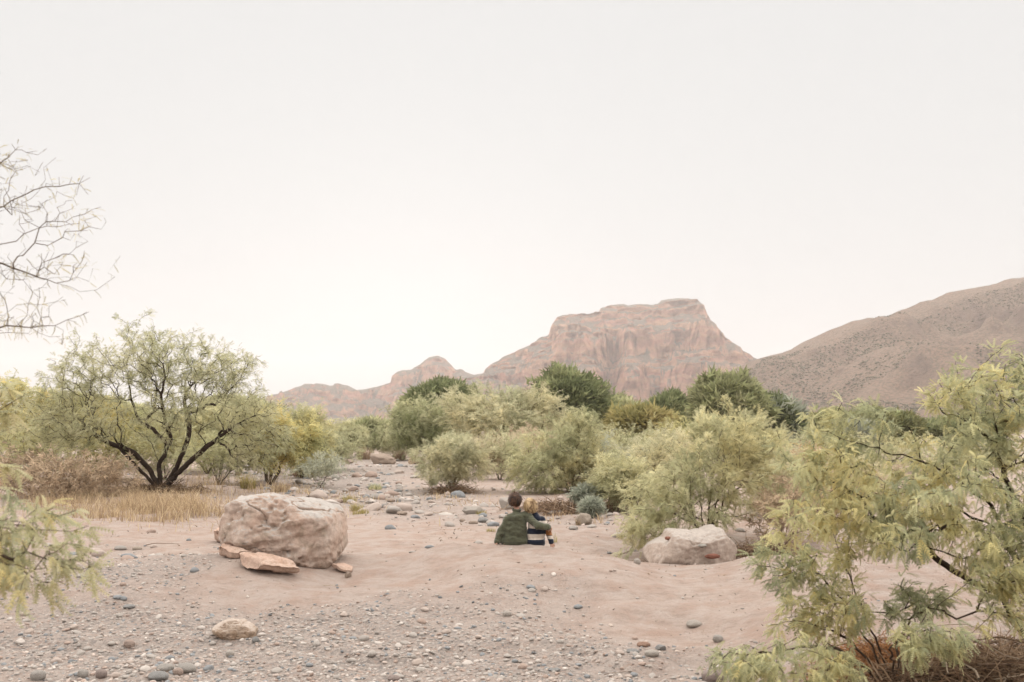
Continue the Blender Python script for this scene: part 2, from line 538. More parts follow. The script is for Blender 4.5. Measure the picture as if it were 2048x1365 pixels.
# scrub on the slopes: uncountable dots of desert bush
def scatter_scrub(name, X, Yv, Z, n, smin, smax, seed, label, cols):
    rg = np.random.default_rng(seed)
    ny, nx = X.shape
    m = n * 14
    i = rg.integers(0, int(ny * 0.80), m)
    j = rg.integers(0, nx - 1, m)
    fi, fj = rg.random(m), rg.random(m)
    L = lambda A: (A[i, j] * (1 - fi) * (1 - fj) + A[i + 1, j] * fi * (1 - fj) + A[i, j + 1] * (1 - fi) * fj + A[i + 1, j + 1] * fi * fj)
    P_ = np.stack([L(X), L(Yv), L(Z)], -1)
    steep = np.abs(Z[i + 1, j] - Z[i, j]) / np.maximum(np.abs(Yv[i + 1, j] - Yv[i, j]), 0.1)
    u, v, d = to_pix(P_)
    dens = 1.3 * fbm(P_[:, 0] / 70, P_[:, 1] / 60, seed=seed + 5, oct=4)
    ok = (steep < 1.1) & (u > 380) & (u < 2150) & (v > 540) & (rg.random(m) < 0.35 + 1.2 * dens)
    P_ = P_[ok][:n]
    n = len(P_)
    V = np.array([[1, 0, 0], [-1, 0, 0], [0, 1, 0], [0, -1, 0], [0, 0, 1], [0, 0, -1]], float)
    F = np.array([[0, 2, 4], [2, 1, 4], [1, 3, 4], [3, 0, 4], [2, 0, 5], [1, 2, 5], [3, 1, 5], [0, 3, 5]])
    s = smin + (smax - smin) * rg.random(n) ** 2
    jit = 1 + 0.5 * (rg.random((n, len(V))) - 0.5)
    VV = V[None] * jit[..., None] * s[:, None, None] * np.array([1.15, 1.0, 0.75]) + P_[:, None, :] + np.array([0, 0, 0.25]) * s[:, None, None]
    FF = F[None] + (np.arange(n) * len(V))[:, None, None]
    c = np.asarray(cols)[rg.integers(0, len(cols), n)] * (0.75 + 0.5 * rg.random((n, 1)))
    cc = np.repeat(c, len(V), 0)
    o = obj(name, mesh_np(name, VV.reshape(-1, 3), [FF.reshape(-1, 3)], col=cc), scrub_mat)
    tag(o, label, None, None, 'stuff')
    return o
scrub_mat = leaf_material('scrub_leaves', 0.15)
scatter_scrub('hillside_scrub', X, Y_, Z, 15000, 0.35, 1.5, 5, 'grey green desert scrub dotted over the right hillside', [(0.155, 0.138, 0.096), (0.19, 0.158, 0.112), (0.13, 0.122, 0.086), (0.21, 0.168, 0.124)])
# ------------------------------------------------------------------ plants: shared machinery
def unit(a):
    return a / np.maximum(np.linalg.norm(a, axis=-1, keepdims=True), 1e-9)

def bark_material(name, c0, c1, s=1.0):
    b = NB(name)
    n = b.noise(35 * s, 5, 0.7)
    return b.surf(b.ramp(n, [(0.3, c0), (0.7, c1)]), 0.95, b.bump(n, 0.8, 0.02), 0.1)

bark_dark = bark_material('mesquite_bark', (0.022, 0.016, 0.013), (0.075, 0.052, 0.040))
bark_mid = bark_material('twig_bark', (0.06, 0.042, 0.032), (0.13, 0.095, 0.07))
bark_grey = bark_material('grey_bark', (0.14, 0.115, 0.09), (0.26, 0.21, 0.16))
bark_dry = bark_material('dry_wood', (0.20, 0.145, 0.10), (0.34, 0.26, 0.19))
leaf_mat = leaf_material('mesquite_leaves', 0.5)
leaf_dense = leaf_material('broad_leaves', 0.4)
grass_mat = leaf_material('dry_grass_blades', 0.35)

class Skel:
    """branch skeleton grown toward target points; thickness from the number of tips carried"""
    def __init__(s, cap=60000):
        s.p = np.zeros((cap, 3))
        s.par = np.full(cap, -1)
        s.pl = np.zeros(cap)
        s.n = 0
    def add(s, p, par):
        s.p[s.n] = p
        s.par[s.n] = par
        s.pl[s.n] = 0 if par < 0 else s.pl[par] + np.linalg.norm(p - s.p[par])
        s.n += 1
        return s.n - 1
    def limb(s, pts, step, rg, wob=0.02, attach=None):
        pts = np.asarray(pts, float)
        if attach is None:
            cur = s.add(pts[0], -1)
        else:
            d = np.linalg.norm(s.p[:s.n] - pts[0], axis=1)
            cur = int(np.argmin(d))
        # smooth resample
        seg = np.linalg.norm(np.diff(pts, axis=0), axis=1)
        L = np.concatenate([[0], np.cumsum(seg)])
        k = max(2, int(L[-1] / step))
        t = np.linspace(0, L[-1], k + 1)[1:]
        q = np.stack([np.interp(t, L, pts[:, i]) for i in range(3)], -1)
        if len(q) > 3:
            q[1:-1] = 0.25 * q[:-2] + 0.5 * q[1:-1] + 0.25 * q[2:]
        q = q + wob * rg.normal(size=q.shape)
        for a in q:
            cur = s.add(a, cur)
        return cur
    def reach(s, targets, step, rg, alpha=0.35, wob=0.25, lift=0.0):
        root = s.p[0]
        order = np.argsort(np.linalg.norm(targets - root, axis=1))
        for t in targets[order]:
            d = np.linalg.norm(s.p[:s.n] - t, axis=1)
            j = int(np.argmin(d + alpha * s.pl[:s.n]))
            dist = d[j]
            if dist < step * 0.4:
                continue
            k = max(1, int(round(dist / step)))
            a = s.p[j].copy()
            pdir = unit(a - s.p[s.par[j]]) if s.par[j] >= 0 else np.array([0, 0, 1.0])
            c1 = a + pdir * dist * 0.3 + np.array([0, 0, lift * dist])
            cur = j
            jit = rg.normal(size=(k, 3)) * wob * step
            for i in range(1, k + 1):
                u = i / k
                q = (1 - u) ** 2 * a + 2 * u * (1 - u) * c1 + u * u * t
                if i < k:
                    q = q + jit[i - 1]
                cur = s.add(q, cur)
    def finish(s, tip, expo=2.3, rmax=None):
        n = s.n
        s.p, s.par, s.pl = s.p[:n], s.par[:n], s.pl[:n]
        nch = np.bincount(s.par[s.par >= 0], minlength=n)
        acc = np.where(nch == 0, tip ** expo, 0.0)
        big = np.full(n, -1)
        bigv = np.zeros(n)
        for i in range(n - 1, 0, -1):
            p = s.par[i]
            if p < 0:
                continue
            acc[p] += acc[i]
            if acc[i] > bigv[p]:
                bigv[p] = acc[i]
                big[p] = i
        s.r = acc ** (1 / expo)
        if rmax:
            s.r = np.where(s.r > tip * 2, tip * 2 + (s.r - tip * 2) * (rmax - tip * 2) / max(s.r.max() - tip * 2, 1e-6), s.r)
        s.big = big
        s.tips = nch == 0
        d = np.zeros((n, 3))
        has = s.par >= 0
        d[has] = unit(s.p[has] - s.p[s.par[has]])
        d[~has] = (0, 0, 1)
        s.d = d
        return s
    def mesh(s, name, sides=5, rmin=0.0, flare=0.0, min_sides=3):
        i = np.where((s.par >= 0) & (s.r > rmin))[0]
        p = s.par[i]
        main = s.big[p] == i
        r1 = s.r[i]
        r0 = np.where(main, s.r[p], np.minimum(s.r[p], r1 * 1.2))
        d1 = s.d[i]
        d0 = np.where(main[:, None], s.d[p], d1)
        def ring(c, d, r, k):
            ref = np.array([0.31, 0.87, 0.38])
            u = unit(ref - (d @ ref)[:, None] * d)
            v = np.cross(d, u)
            a = np.arange(k) * 2 * math.pi / k
            return c[:, None] + r[:, None, None] * (np.cos(a)[None, :, None] * u[:, None] + np.sin(a)[None, :, None] * v[:, None])
        Vs, Fs, off = [], [], 0
        thick = r1 > np.quantile(r1, 0.93)
        for m, k in ((thick, sides + 3), (~thick, min_sides)):
            if not m.any():
                continue
            A = ring(s.p[p[m]], d0[m], r0[m], k)
            B = ring(s.p[i[m]], d1[m], r1[m], k)
            n = m.sum()
            VV = np.concatenate([A, B], 1).reshape(-1, 3)
            base = (np.arange(n) * 2 * k)[:, None] + off
            a = np.arange(k)
            F = np.stack([base + a, base + (a + 1) % k, base + k + (a + 1) % k, base + k + a], -1).reshape(-1, 4)
            Vs.append(VV)
            Fs.append(F)
            off += len(VV)
        return mesh_np(name, np.concatenate(Vs), Fs)

# ---- leaf templates: x along the leaf, z its upper side
def tmpl_frond(pairs=7, pinnae=2, droop=0.30, ll=0.18, lw=0.12):
    V, F = [], []
    for k in range(pinnae):
        ang = (k - (pinnae - 1) / 2) * 0.75
        c, s_ = math.cos(ang), math.sin(ang)
        def q(x, y, z):
            V.append((0.08 + x * c - y * s_, x * s_ + y * c, z))
        b0 = len(V)
        q(0, -.008, 0)
        q(0, .008, 0)
        q(.92, 0, -droop * .92)
        F.append((b0, b0 + 1, b0 + 2))
        for i in range(pairs):
            x = (0.08 + 0.88 * i / (pairs - 1)) * .92
            z = -droop * x * x
            l = ll * (1 - 0.45 * abs(i / (pairs - 1) - 0.4))
            for sg in (-1, 1):
                b0 = len(V)
                q(x - lw * .5, 0, z)
                q(x + lw * .5, 0, z - .01)
                q(x + .55 * l, sg * l, z - .07)
                F.append((b0, b0 + 1, b0 + 2))
    return np.array(V, float), np.array(F)

def tmpl_spray(n=4, ll=0.42, lw=0.20, droop=0.25):
    V, F = [], []
    for i in range(n):
        x = 0.10 + 0.72 * i / max(1, n - 1)
        for sg in (-1, 1):
            b0 = len(V)
            l = ll * (1 - .3 * i / n)
            z = -droop * x * x
            V += [(x - lw * .5, 0, z), (x + lw * .5, sg * l * .12, z - .02), (x + .75 * l, sg * l * .75, z - .10)]
            F.append((b0, b0 + 1, b0 + 2))
    b0 = len(V)
    V += [(0, -.016, 0), (.95, 0, -droop), (0, .016, 0)]
    F.append((b0, b0 + 1, b0 + 2))
    return np.array(V, float), np.array(F)

def tmpl_clump(n=4, lw=0.16, seed=0):
    rg = np.random.default_rng(seed)
    V, F = [], []
    for i in range(n):
        d = unit(np.array([0.8, *rg.normal(size=2) * 0.6]))
        u = unit(np.cross(d, rg.normal(size=3)))
        o = rg.normal(size=3) * 0.22
        b0 = len(V)
        V += [o + u * lw * .6, o + d, o - u * lw * .6]
        F.append((b0, b0 + 1, b0 + 2))
    return np.array(V, float), np.array(F)

FROND = tmpl_frond()
FROND1 = tmpl_frond(7, 1, 0.35, 0.17, 0.10)
SPRAY = tmpl_spray()
SPRAY3 = tmpl_spray(3, 0.5, 0.26, 0.3)
CLUMP = tmpl_clump(4, 0.20)
CLUMP6 = tmpl_clump(6, 0.26, 3)

def leaf_frames(pos, d, rg, nup=0.9):
    d = unit(d)
    n = rg.normal(size=d.shape) * 0.45 + np.array([0, 0, nup])
    n = unit(n - (n * d).sum(1, keepdims=True) * d)
    s = np.cross(n, d)
    return np.stack([d, s, n], -1)           # columns

def leaves_mesh(name, tm, pos, d, size, col, rg, nup=0.9, width=1.0):
    V, F = tm
    V = V * np.array([1, width, 1])
    M = leaf_frames(pos, d, rg, nup)
    VV = np.einsum('nij,kj->nki', M, V) * size[:, None, None] + pos[:, None]
    FF = F[None] + (np.arange(len(pos)) * len(V))[:, None, None]
    cc = np.repeat(col, len(V), 0)
    return mesh_np(name, VV.reshape(-1, 3), [FF.reshape(-1, F.shape[1])], smooth=False, col=cc)

def palette(cols, pos, rg, scale=0.8, seed=0, jitter=0.18):
    """leaf colours drift in clumps through the crown, plus a little from leaf to leaf"""
    cols = np.asarray(cols, float)
    t = fbm(pos[:, 0] / scale, pos[:, 1] / scale, pos[:, 2] / scale, seed=seed, oct=3)
    t = np.clip((t + 0.9) / 1.8 + rg.normal(size=len(pos)) * 0.16, 0, 0.999) * (len(cols) - 1)
    i = t.astype(int)
    f = (t - i)[:, None]
    c = cols[i] * (1 - f) + cols[np.minimum(i + 1, len(cols) - 1)] * f
    return c * (1 + jitter * rg.normal(size=(len(pos), 1))).clip(0.5, 1.5)

def shell_points(rg, ells, n, power=2.4, lump=0.25, seed=0, zmin=None):
    """points in a union of ellipsoids (centre, radii), thicker toward the outside, outline uneven"""
    out = []
    vol = np.array([np.prod(e[1]) ** 0.67 for e in ells])
    for (c, r), k in zip(ells, (n * vol / vol.sum()).astype(int) + 1):
        d = unit(rg.normal(size=(k, 3)))
        rad = rg.random(k) ** (1 / power)
        rad = rad * (1 + lump * fbm(d[:, 0] * 2.2, d[:, 1] * 2.2, d[:, 2] * 2.2, seed=seed, oct=3))
        out.append(np.asarray(c) + d * rad[:, None] * np.asarray(r))
    P_ = np.concatenate(out)
    # stray sprigs break the outline
    m = P_.mean(0)
    st = rg.random(len(P_)) < 0.10
    P_[st] = m + (P_[st] - m) * rg.uniform(1.03, 1.22, (st.sum(), 1))
    if zmin is not None:
        lo = zmin(P_[:, 0], P_[:, 1]) if callable(zmin) else zmin
        P_[:, 2] = np.maximum(P_[:, 2], lo + 0.05 + 0.2 * rg.random(len(P_)))
    return P_

# colours (raised above real leaf brightness)
SAGE = [(0.342, 0.343, 0.202), (0.463, 0.451, 0.277), (0.542, 0.510, 0.314), (0.575, 0.519, 0.295)]
YELLOWY = [(0.364, 0.363, 0.185), (0.492, 0.465, 0.241), (0.576, 0.519, 0.254), (0.630, 0.510, 0.215)]
PALE = [(0.405, 0.402, 0.263), (0.512, 0.490, 0.324), (0.580, 0.539, 0.361), (0.610, 0.549, 0.342)]
GREEN = [(0.161, 0.181, 0.094), (0.225, 0.245, 0.124), (0.292, 0.309, 0.159), (0.346, 0.348, 0.187)]
OLIVE = [(0.236, 0.221, 0.095), (0.315, 0.284, 0.120), (0.374, 0.328, 0.146), (0.414, 0.348, 0.163)]
BLUEG = [(0.32, 0.335, 0.265), (0.40, 0.41, 0.325), (0.47, 0.47, 0.365), (0.49, 0.475, 0.35)]
DRY = [(0.32, 0.235, 0.165), (0.42, 0.32, 0.225), (0.50, 0.39, 0.28), (0.55, 0.44, 0.32)]

def plant(name, base, ells, seed, label, cat, cols=SAGE, targets=260, step=0.16, tip=0.0035, rmax=0.05, leaves=6000, size=(0.07, 0.14), tm=SPRAY, bark=bark_mid,
          limbs=None, alpha=0.35, wob=0.22, droop=0.35, out=0.5, spread=0.08, group=None, power=2.4, lump=0.3, mat=leaf_mat, stems=5, free=0.0, pal_scale=0.7,
          zmin=gheight, nup=0.9, trunk_name='trunk', crown_name='crown', rmin=0.0, width=1.0, tip_bias=1.0):
    """a tree or shrub: trunk (all its wood) and crown (its leaves)"""
    rg = np.random.default_rng(seed)
    base = np.asarray(base, float)
    root = empty(name, base)
    tag(root, label, cat, group)
    E = [(np.asarray(c, float), np.asarray(r, float)) for c, r in ells]
    sk = Skel()
    sk.add(base - np.array([0, 0, 0.08]), -1)
    if limbs:
        for L in limbs:
            sk.limb(L, step, rg, step * 0.10, attach=True)
    else:
        cm = np.mean([c for c, r in E], 0)
        rr = np.max([r for c, r in E], 0)
        for k in range(stems):
            a = 2 * math.pi * (k + 0.6 * rg.random()) / stems
            e = cm + np.array([math.cos(a) * rr[0] * 0.42, math.sin(a) * rr[1] * 0.42, rg.uniform(-0.1, 0.15) * rr[2]])
            s0 = base + np.array([math.cos(a), math.sin(a), 0]) * rmax * 0.8
            mid = 0.5 * (s0 + e) + np.array([math.cos(a), math.sin(a), 0]) * rr[0] * 0.06 + rg.normal(size=3) * 0.05 * rr[2]
            sk.limb([base, s0 + np.array([0, 0, 0.03]), mid, e], step, rg, step * 0.12, attach=True)
    T = shell_points(rg, E, targets, power, lump, seed, zmin)
    sk.reach(T, step, rg, alpha, wob)
    sk.finish(tip, 2.3, rmax)
    tm_mesh = sk.mesh(trunk_name, 5, rmin)
    o = obj(trunk_name, tm_mesh, bark, root)
    o.matrix_parent_inverse = Matrix.Translation(-Vector(base))
    # leaves sit along the thin twigs
    thin = np.where((sk.r < tip * 2.1) & (sk.par >= 0))[0]
    wt = np.where(sk.tips[thin], 2.2 * tip_bias, 1.0)
    k = rg.choice(thin, leaves, p=wt / wt.sum())
    f = rg.random((leaves, 1))
    pos = sk.p[k] * f + sk.p[sk.par[k]] * (1 - f)
    pos = pos + rg.normal(size=pos.shape) * spread
    cen = np.mean([c for c, r in E], 0)
    d = unit(sk.d[k]) * 0.5 + unit(pos - cen) * out + rg.normal(size=pos.shape) * 0.55 + np.array([0, 0, -droop])
    if free > 0:
        nf = int(free * leaves)
        pf = shell_points(rg, E, nf, power * 1.2, lump, seed, zmin)[:nf]
        pos[:len(pf)] = pf
        d[:len(pf)] = unit(pf - cen) * out + rg.normal(size=pf.shape) * 0.55 + np.array([0, 0, -droop])
    if callable(zmin):
        pos[:, 2] = np.maximum(pos[:, 2], zmin(pos[:, 0], pos[:, 1]) + 0.03)
    sz = rg.uniform(size[0], size[1], leaves)
    cm = leaves_mesh(crown_name, tm, pos, d, sz, palette(cols, pos, rg, pal_scale, seed), rg, nup, width)
    o = obj(crown_name, cm, mat, root)
    o.matrix_parent_inverse = Matrix.Translation(-Vector(base))
    return root, sk, rg

def ell(u0, u1, v0, v1, Y, depth=None):
    """ellipsoid seen over u0..u1, v0..v1 at distance Y"""
    a, c = pix(u0, v1, Y), pix(u1, v0, Y)
    r = np.array([(c[0] - a[0]) / 2, 0, (c[2] - a[2]) / 2])
    r[1] = depth if depth else r[0] * 0.9
    return ((a + c) / 2, r)

def limbs_px(base, paths):
    """limb paths given as (u, v, Y) triples"""
    return [[base] + [pix(u, v, Y) for (u, v, Y) in p] for p in paths]
# ------------------------------------------------------------------ trees and shrubs, front to back
# the dark-limbed mesquite on the left
B = ground_at(322, 985)
Yt = B[1]
lb = limbs_px(B, [
    [(300, 940, Yt), (270, 905, Yt - .1), (235, 893, Yt - .2), (200, 880, Yt - .2), (165, 845, Yt - .4), (140, 830, Yt - .6)],
    [(235, 893, Yt - .2), (190, 868, Yt + .3), (140, 842, Yt + .5), (95, 838, Yt + .6)],
    [(318, 930, Yt), (335, 895, Yt + .1), (322, 872, Yt + .2), (300, 855, Yt + .3), (275, 840, Yt + .5), (262, 800, Yt + .4), (255, 745, Yt + .3)],
    [(318, 930, Yt), (342, 880, Yt), (330, 840, Yt - .3), (322, 800, Yt - .5), (330, 745, Yt - .6)],
    [(345, 950, Yt), (365, 910, Yt - .1), (380, 862, Yt + .2), (372, 820, Yt + .2), (368, 790, Yt + .3), (400, 750, Yt + .4)],
    [(350, 955, Yt - .2), (390, 915, Yt - .5), (430, 880, Yt - .7), (465, 855, Yt - .8), (500, 835, Yt - .9)],
    [(345, 950, Yt + .2), (400, 900, Yt + .7), (450, 892, Yt + 1.1), (500, 885, Yt + 1.4)],
    [(320, 930, Yt + .2), (300, 880, Yt + .8), (265, 860, Yt + 1.2), (215, 800, Yt + 1.5)],
])
plant('mesquite_tree', B, [ell(110, 250, 680, 850, Yt, 1.4), ell(200, 390, 640, 830, Yt, 1.7), ell(330, 480, 665, 830, Yt + .3, 1.5), ell(420, 565, 760, 900, Yt - .4, 1.2),
                           ell(50, 190, 745, 890, Yt + .3, 1.2), ell(250, 430, 760, 890, Yt - 1.0, .8), ell(430, 600, 815, 940, Yt - .7, 1.0), ell(60, 200, 810, 905, Yt - .4, .9), ell(120, 260, 800, 900, Yt - .8, .8), ell(410, 520, 690, 830, Yt, 1.0)],
      11, 'large mesquite tree with twisting black limbs over dry grass on the left', 'tree', [SAGE[0], SAGE[1], PALE[1], SAGE[2]], targets=2000, step=0.12, tip=0.0050, rmax=0.135, leaves=23000,
      size=(0.07, 0.15), tm=SPRAY, bark=bark_dark, limbs=lb, alpha=0.25, wob=0.30, power=1.7, lump=0.35, spread=0.05, droop=0.25)

# pale bush beside the right boulder
B = ground_at(1405, 1075, 15)
B = on_ground(2.95, 15.3)
plant('mesquite_shrub', B, [ell(1245, 1440, 930, 1075, 15.0, .9), ell(1340, 1560, 850, 1040, 15.4, 1.1), ell(1380, 1500, 812, 930, 15.5, .8), ell(1450, 1575, 830, 980, 15.7, .8), ell(1228, 1330, 1000, 1112, 14.6, .5)],
      21, 'feathery mesquite shrub growing over the square pale boulder', 'shrub', SAGE, targets=900, step=0.09, tip=0.0025, rmax=0.035, leaves=12500,
      size=(0.065, 0.13), tm=SPRAY, bark=bark_mid, stems=9, power=2.0, lump=0.35, spread=0.04, droop=0.15, out=0.7)

# small round bush in the wash
B = ground_at(905, 985, 25)
Yt = B[1]
plant('mesquite_shrub', B, [ell(820, 985, 872, 968, Yt, 1.0), ell(860, 960, 866, 930, Yt, .7)], 22, 'small round pale shrub with grey stems alone in the wash', 'shrub', PALE, targets=420, step=0.11, tip=0.004, rmax=0.04, leaves=6500,
      size=(0.085, 0.16), tm=SPRAY3, bark=bark_grey, stems=8, power=2.0, lump=0.3, spread=0.06, droop=0.1)
# bush behind the debris
B = ground_at(1140, 985, 27)
Yt = B[1]
plant('mesquite_shrub', B, [ell(1000, 1170, 870, 990, Yt, 1.2), ell(1085, 1215, 828, 940, Yt + .3, 1.1), ell(1120, 1250, 880, 985, Yt, 1.0), ell(1130, 1190, 815, 870, Yt, .5)],
      23, 'wide pale shrub behind the driftwood with one bare stem rising', 'shrub', SAGE, targets=620, step=0.12, tip=0.004, rmax=0.045, leaves=9500,
      size=(0.09, 0.18), tm=SPRAY3, bark=bark_mid, stems=8, power=2.0, lump=0.35, spread=0.07, droop=0.1)
# middle-distance trees behind
def mid(base_uv, y0, ells, seed, name, label, cat, cols, leaves, targets=320, tm=SPRAY3, size=(0.14, 0.26), **kw):
    B = on_ground(float(pix(base_uv[0], base_uv[1], y0)[0]), y0)
    E = [ell(*e[:4], y0 + e[4], e[5] if len(e) > 5 else None) for e in ells]
    leaves = int(leaves * 0.52)
    size = (size[0] * 1.28, size[1] * 1.28)
    kw.setdefault('step', 0.25)
    kw.setdefault('tip', 0.007)
    kw.setdefault('rmax', 0.09)
    kw.setdefault('spread', 0.12)
    kw.setdefault('power', 2.3)
    kw.setdefault('pal_scale', 1.2)
    return plant(name, B, E, seed, label, cat, cols, targets=targets, leaves=leaves, tm=tm, size=size, **kw)

mid((1005, 925), 44, [(880, 1010, 775, 880, 0), (960, 1100, 770, 890, .6), (1050, 1135, 785, 880, 0), (930, 1080, 800, 910, -1)], 31, 'mesquite_tree', 'broad pale mesquite with many arching bare stems in mid wash', 'tree', PALE, 14000, 700, stems=12, tm=SPRAY3, bark=bark_mid, droop=0.0, out=0.8, lump=0.4)
mid((860, 920), 57, [(765, 885, 800, 905, 0), (800, 940, 795, 905, 1), (735, 800, 850, 905, 4)], 32, 'mesquite_tree', 'dense green mesquite behind the far boulders of the wash', 'tree', [GREEN[2], SAGE[0], SAGE[1], SAGE[2]], 13000, 380, free=0.5)
mid((680, 912), 60, [(640, 725, 838, 905, 0), (690, 740, 850, 905, 3)], 33, 'mesquite_shrub', 'dusky green shrub at the far left end of the wash', 'shrub', SAGE[:3], 6000, 200, free=0.5)
mid((605, 935), 36, [(555, 660, 815, 935, 0), (590, 665, 860, 940, -.5)], 34, 'mesquite_shrub', 'green shrub leaning over the left bank of the wash', 'shrub', [GREEN[3], SAGE[1], SAGE[2], YELLOWY[2]], 8000, 300, free=0.3)
mid((540, 915), 31, [(480, 590, 825, 925, 0), (520, 630, 850, 915, .5)], 35, 'mesquite_shrub', 'yellowing shrub at the right edge of the dark limbed mesquite', 'shrub', YELLOWY, 7000, 260)
mid((80, 900), 37, [(-60, 110, 745, 900, 0), (60, 220, 775, 900, 1), (190, 300, 800, 900, 1)], 36, 'mesquite_tree', 'hazy yellow green mesquite behind the left dry brush', 'tree', YELLOWY, 11000, 330, free=0.4)
mid((420, 900), 38, [(330, 520, 800, 905, 0), (240, 380, 830, 905, 1)], 37, 'mesquite_tree', 'olive mesquite seen through the black limbs of the left tree', 'tree', SAGE, 9000, 280, free=0.4)
# dark green trees along the river
def dome(cu, top, half, Y, seed, label, cols=GREEN, leaves=10000, name='willow_tree', bottom=885, extra=(), size=(0.30, 0.55)):
    e = [(cu - half, cu + half, top, top + (bottom - top) * .95, 0)] + list(extra)
    mid((cu, bottom + 5), Y, e, seed, name, label, 'tree', cols, leaves, 120, CLUMP6, size, step=0.6, tip=0.02, rmax=0.22, free=0.9, power=5.0, lump=0.22, mat=leaf_dense, spread=0.3, pal_scale=1.0, droop=0.0, nup=0.5, group='green trees along the far river bank', out=0.9)
dome(1140, 743, 72, 80, 41, 'tallest rounded dark green tree in front of the mesa', leaves=12000, bottom=890, extra=[(1060, 1150, 770, 885, -1), (1120, 1218, 775, 890, 1)])
dome(885, 766, 78, 84, 42, 'dark green tree rising behind the wash mesquites left of centre', leaves=10000, extra=[(800, 880, 785, 880, 0)])
dome(1450, 755, 62, 72, 43, 'tall grey green tree with drooping top below the hillside', [SAGE[0], GREEN[3], GREEN[2], SAGE[1]], 12000, extra=[(1420, 1530, 775, 890, .5), (1395, 1460, 790, 890, 0)])
dome(1340, 792, 42, 86, 44, 'small dark green tree between the tall green trees', leaves=5000, extra=[(1285, 1340, 805, 870, 0)])
dome(1245, 808, 44, 88, 45, 'pale green rounded tree right of the tallest dark tree', [GREEN[2], GREEN[3], SAGE[1], SAGE[2]], 6000)
dome(1238, 799, 24, 100, 46, 'farthest small dark treetop behind the pale rounded tree', leaves=2500)
dome(1285, 826, 56, 66, 47, 'olive brown bushy tree among the green trees', OLIVE, 6000)
dome(1555, 803, 48, 74, 48, 'dark blue green tree at the foot of the right hillside', [GREEN[0], GREEN[1], BLUEG[0], BLUEG[1]], 7000, extra=[(1490, 1560, 800, 890, 0), (1540, 1610, 835, 900, 0)])
dome(1660, 828, 44, 90, 49, 'olive green tree, left one of the row below the hillside', [OLIVE[0], GREEN[2], OLIVE[1], GREEN[3]], 5000)
dome(1735, 826, 48, 92, 50, 'olive green tree, middle one of the row below the hillside', [GREEN[1], OLIVE[0], GREEN[3], OLIVE[1]], 5000)
dome(1800, 832, 40, 95, 51, 'dark olive tree, right one of the row below the hillside', [GREEN[0], OLIVE[0], GREEN[2]], 4000)
dome(1925, 838, 70, 96, 55, 'dark tree mostly hidden behind the near right mesquite', GREEN, 4000)
dome(1715, 846, 34, 70, 52, 'silvery grey shrub in front of the olive tree row', BLUEG, 3500, name='saltbush', size=(.22, .4))
dome(740, 846, 50, 88, 53, 'low hazy green tree at the far end of the wash', [GREEN[2], SAGE[1], SAGE[2]], 4000)
dome(470, 800, 80, 82, 54, 'hazy green tree far behind the left mesquite', [GREEN[2], SAGE[1], SAGE[2]], 5000)
dome(180, 800, 130, 84, 56, 'wide hazy tree far behind the left dry brush', [GREEN[2], SAGE[1], SAGE[2]], 5000)
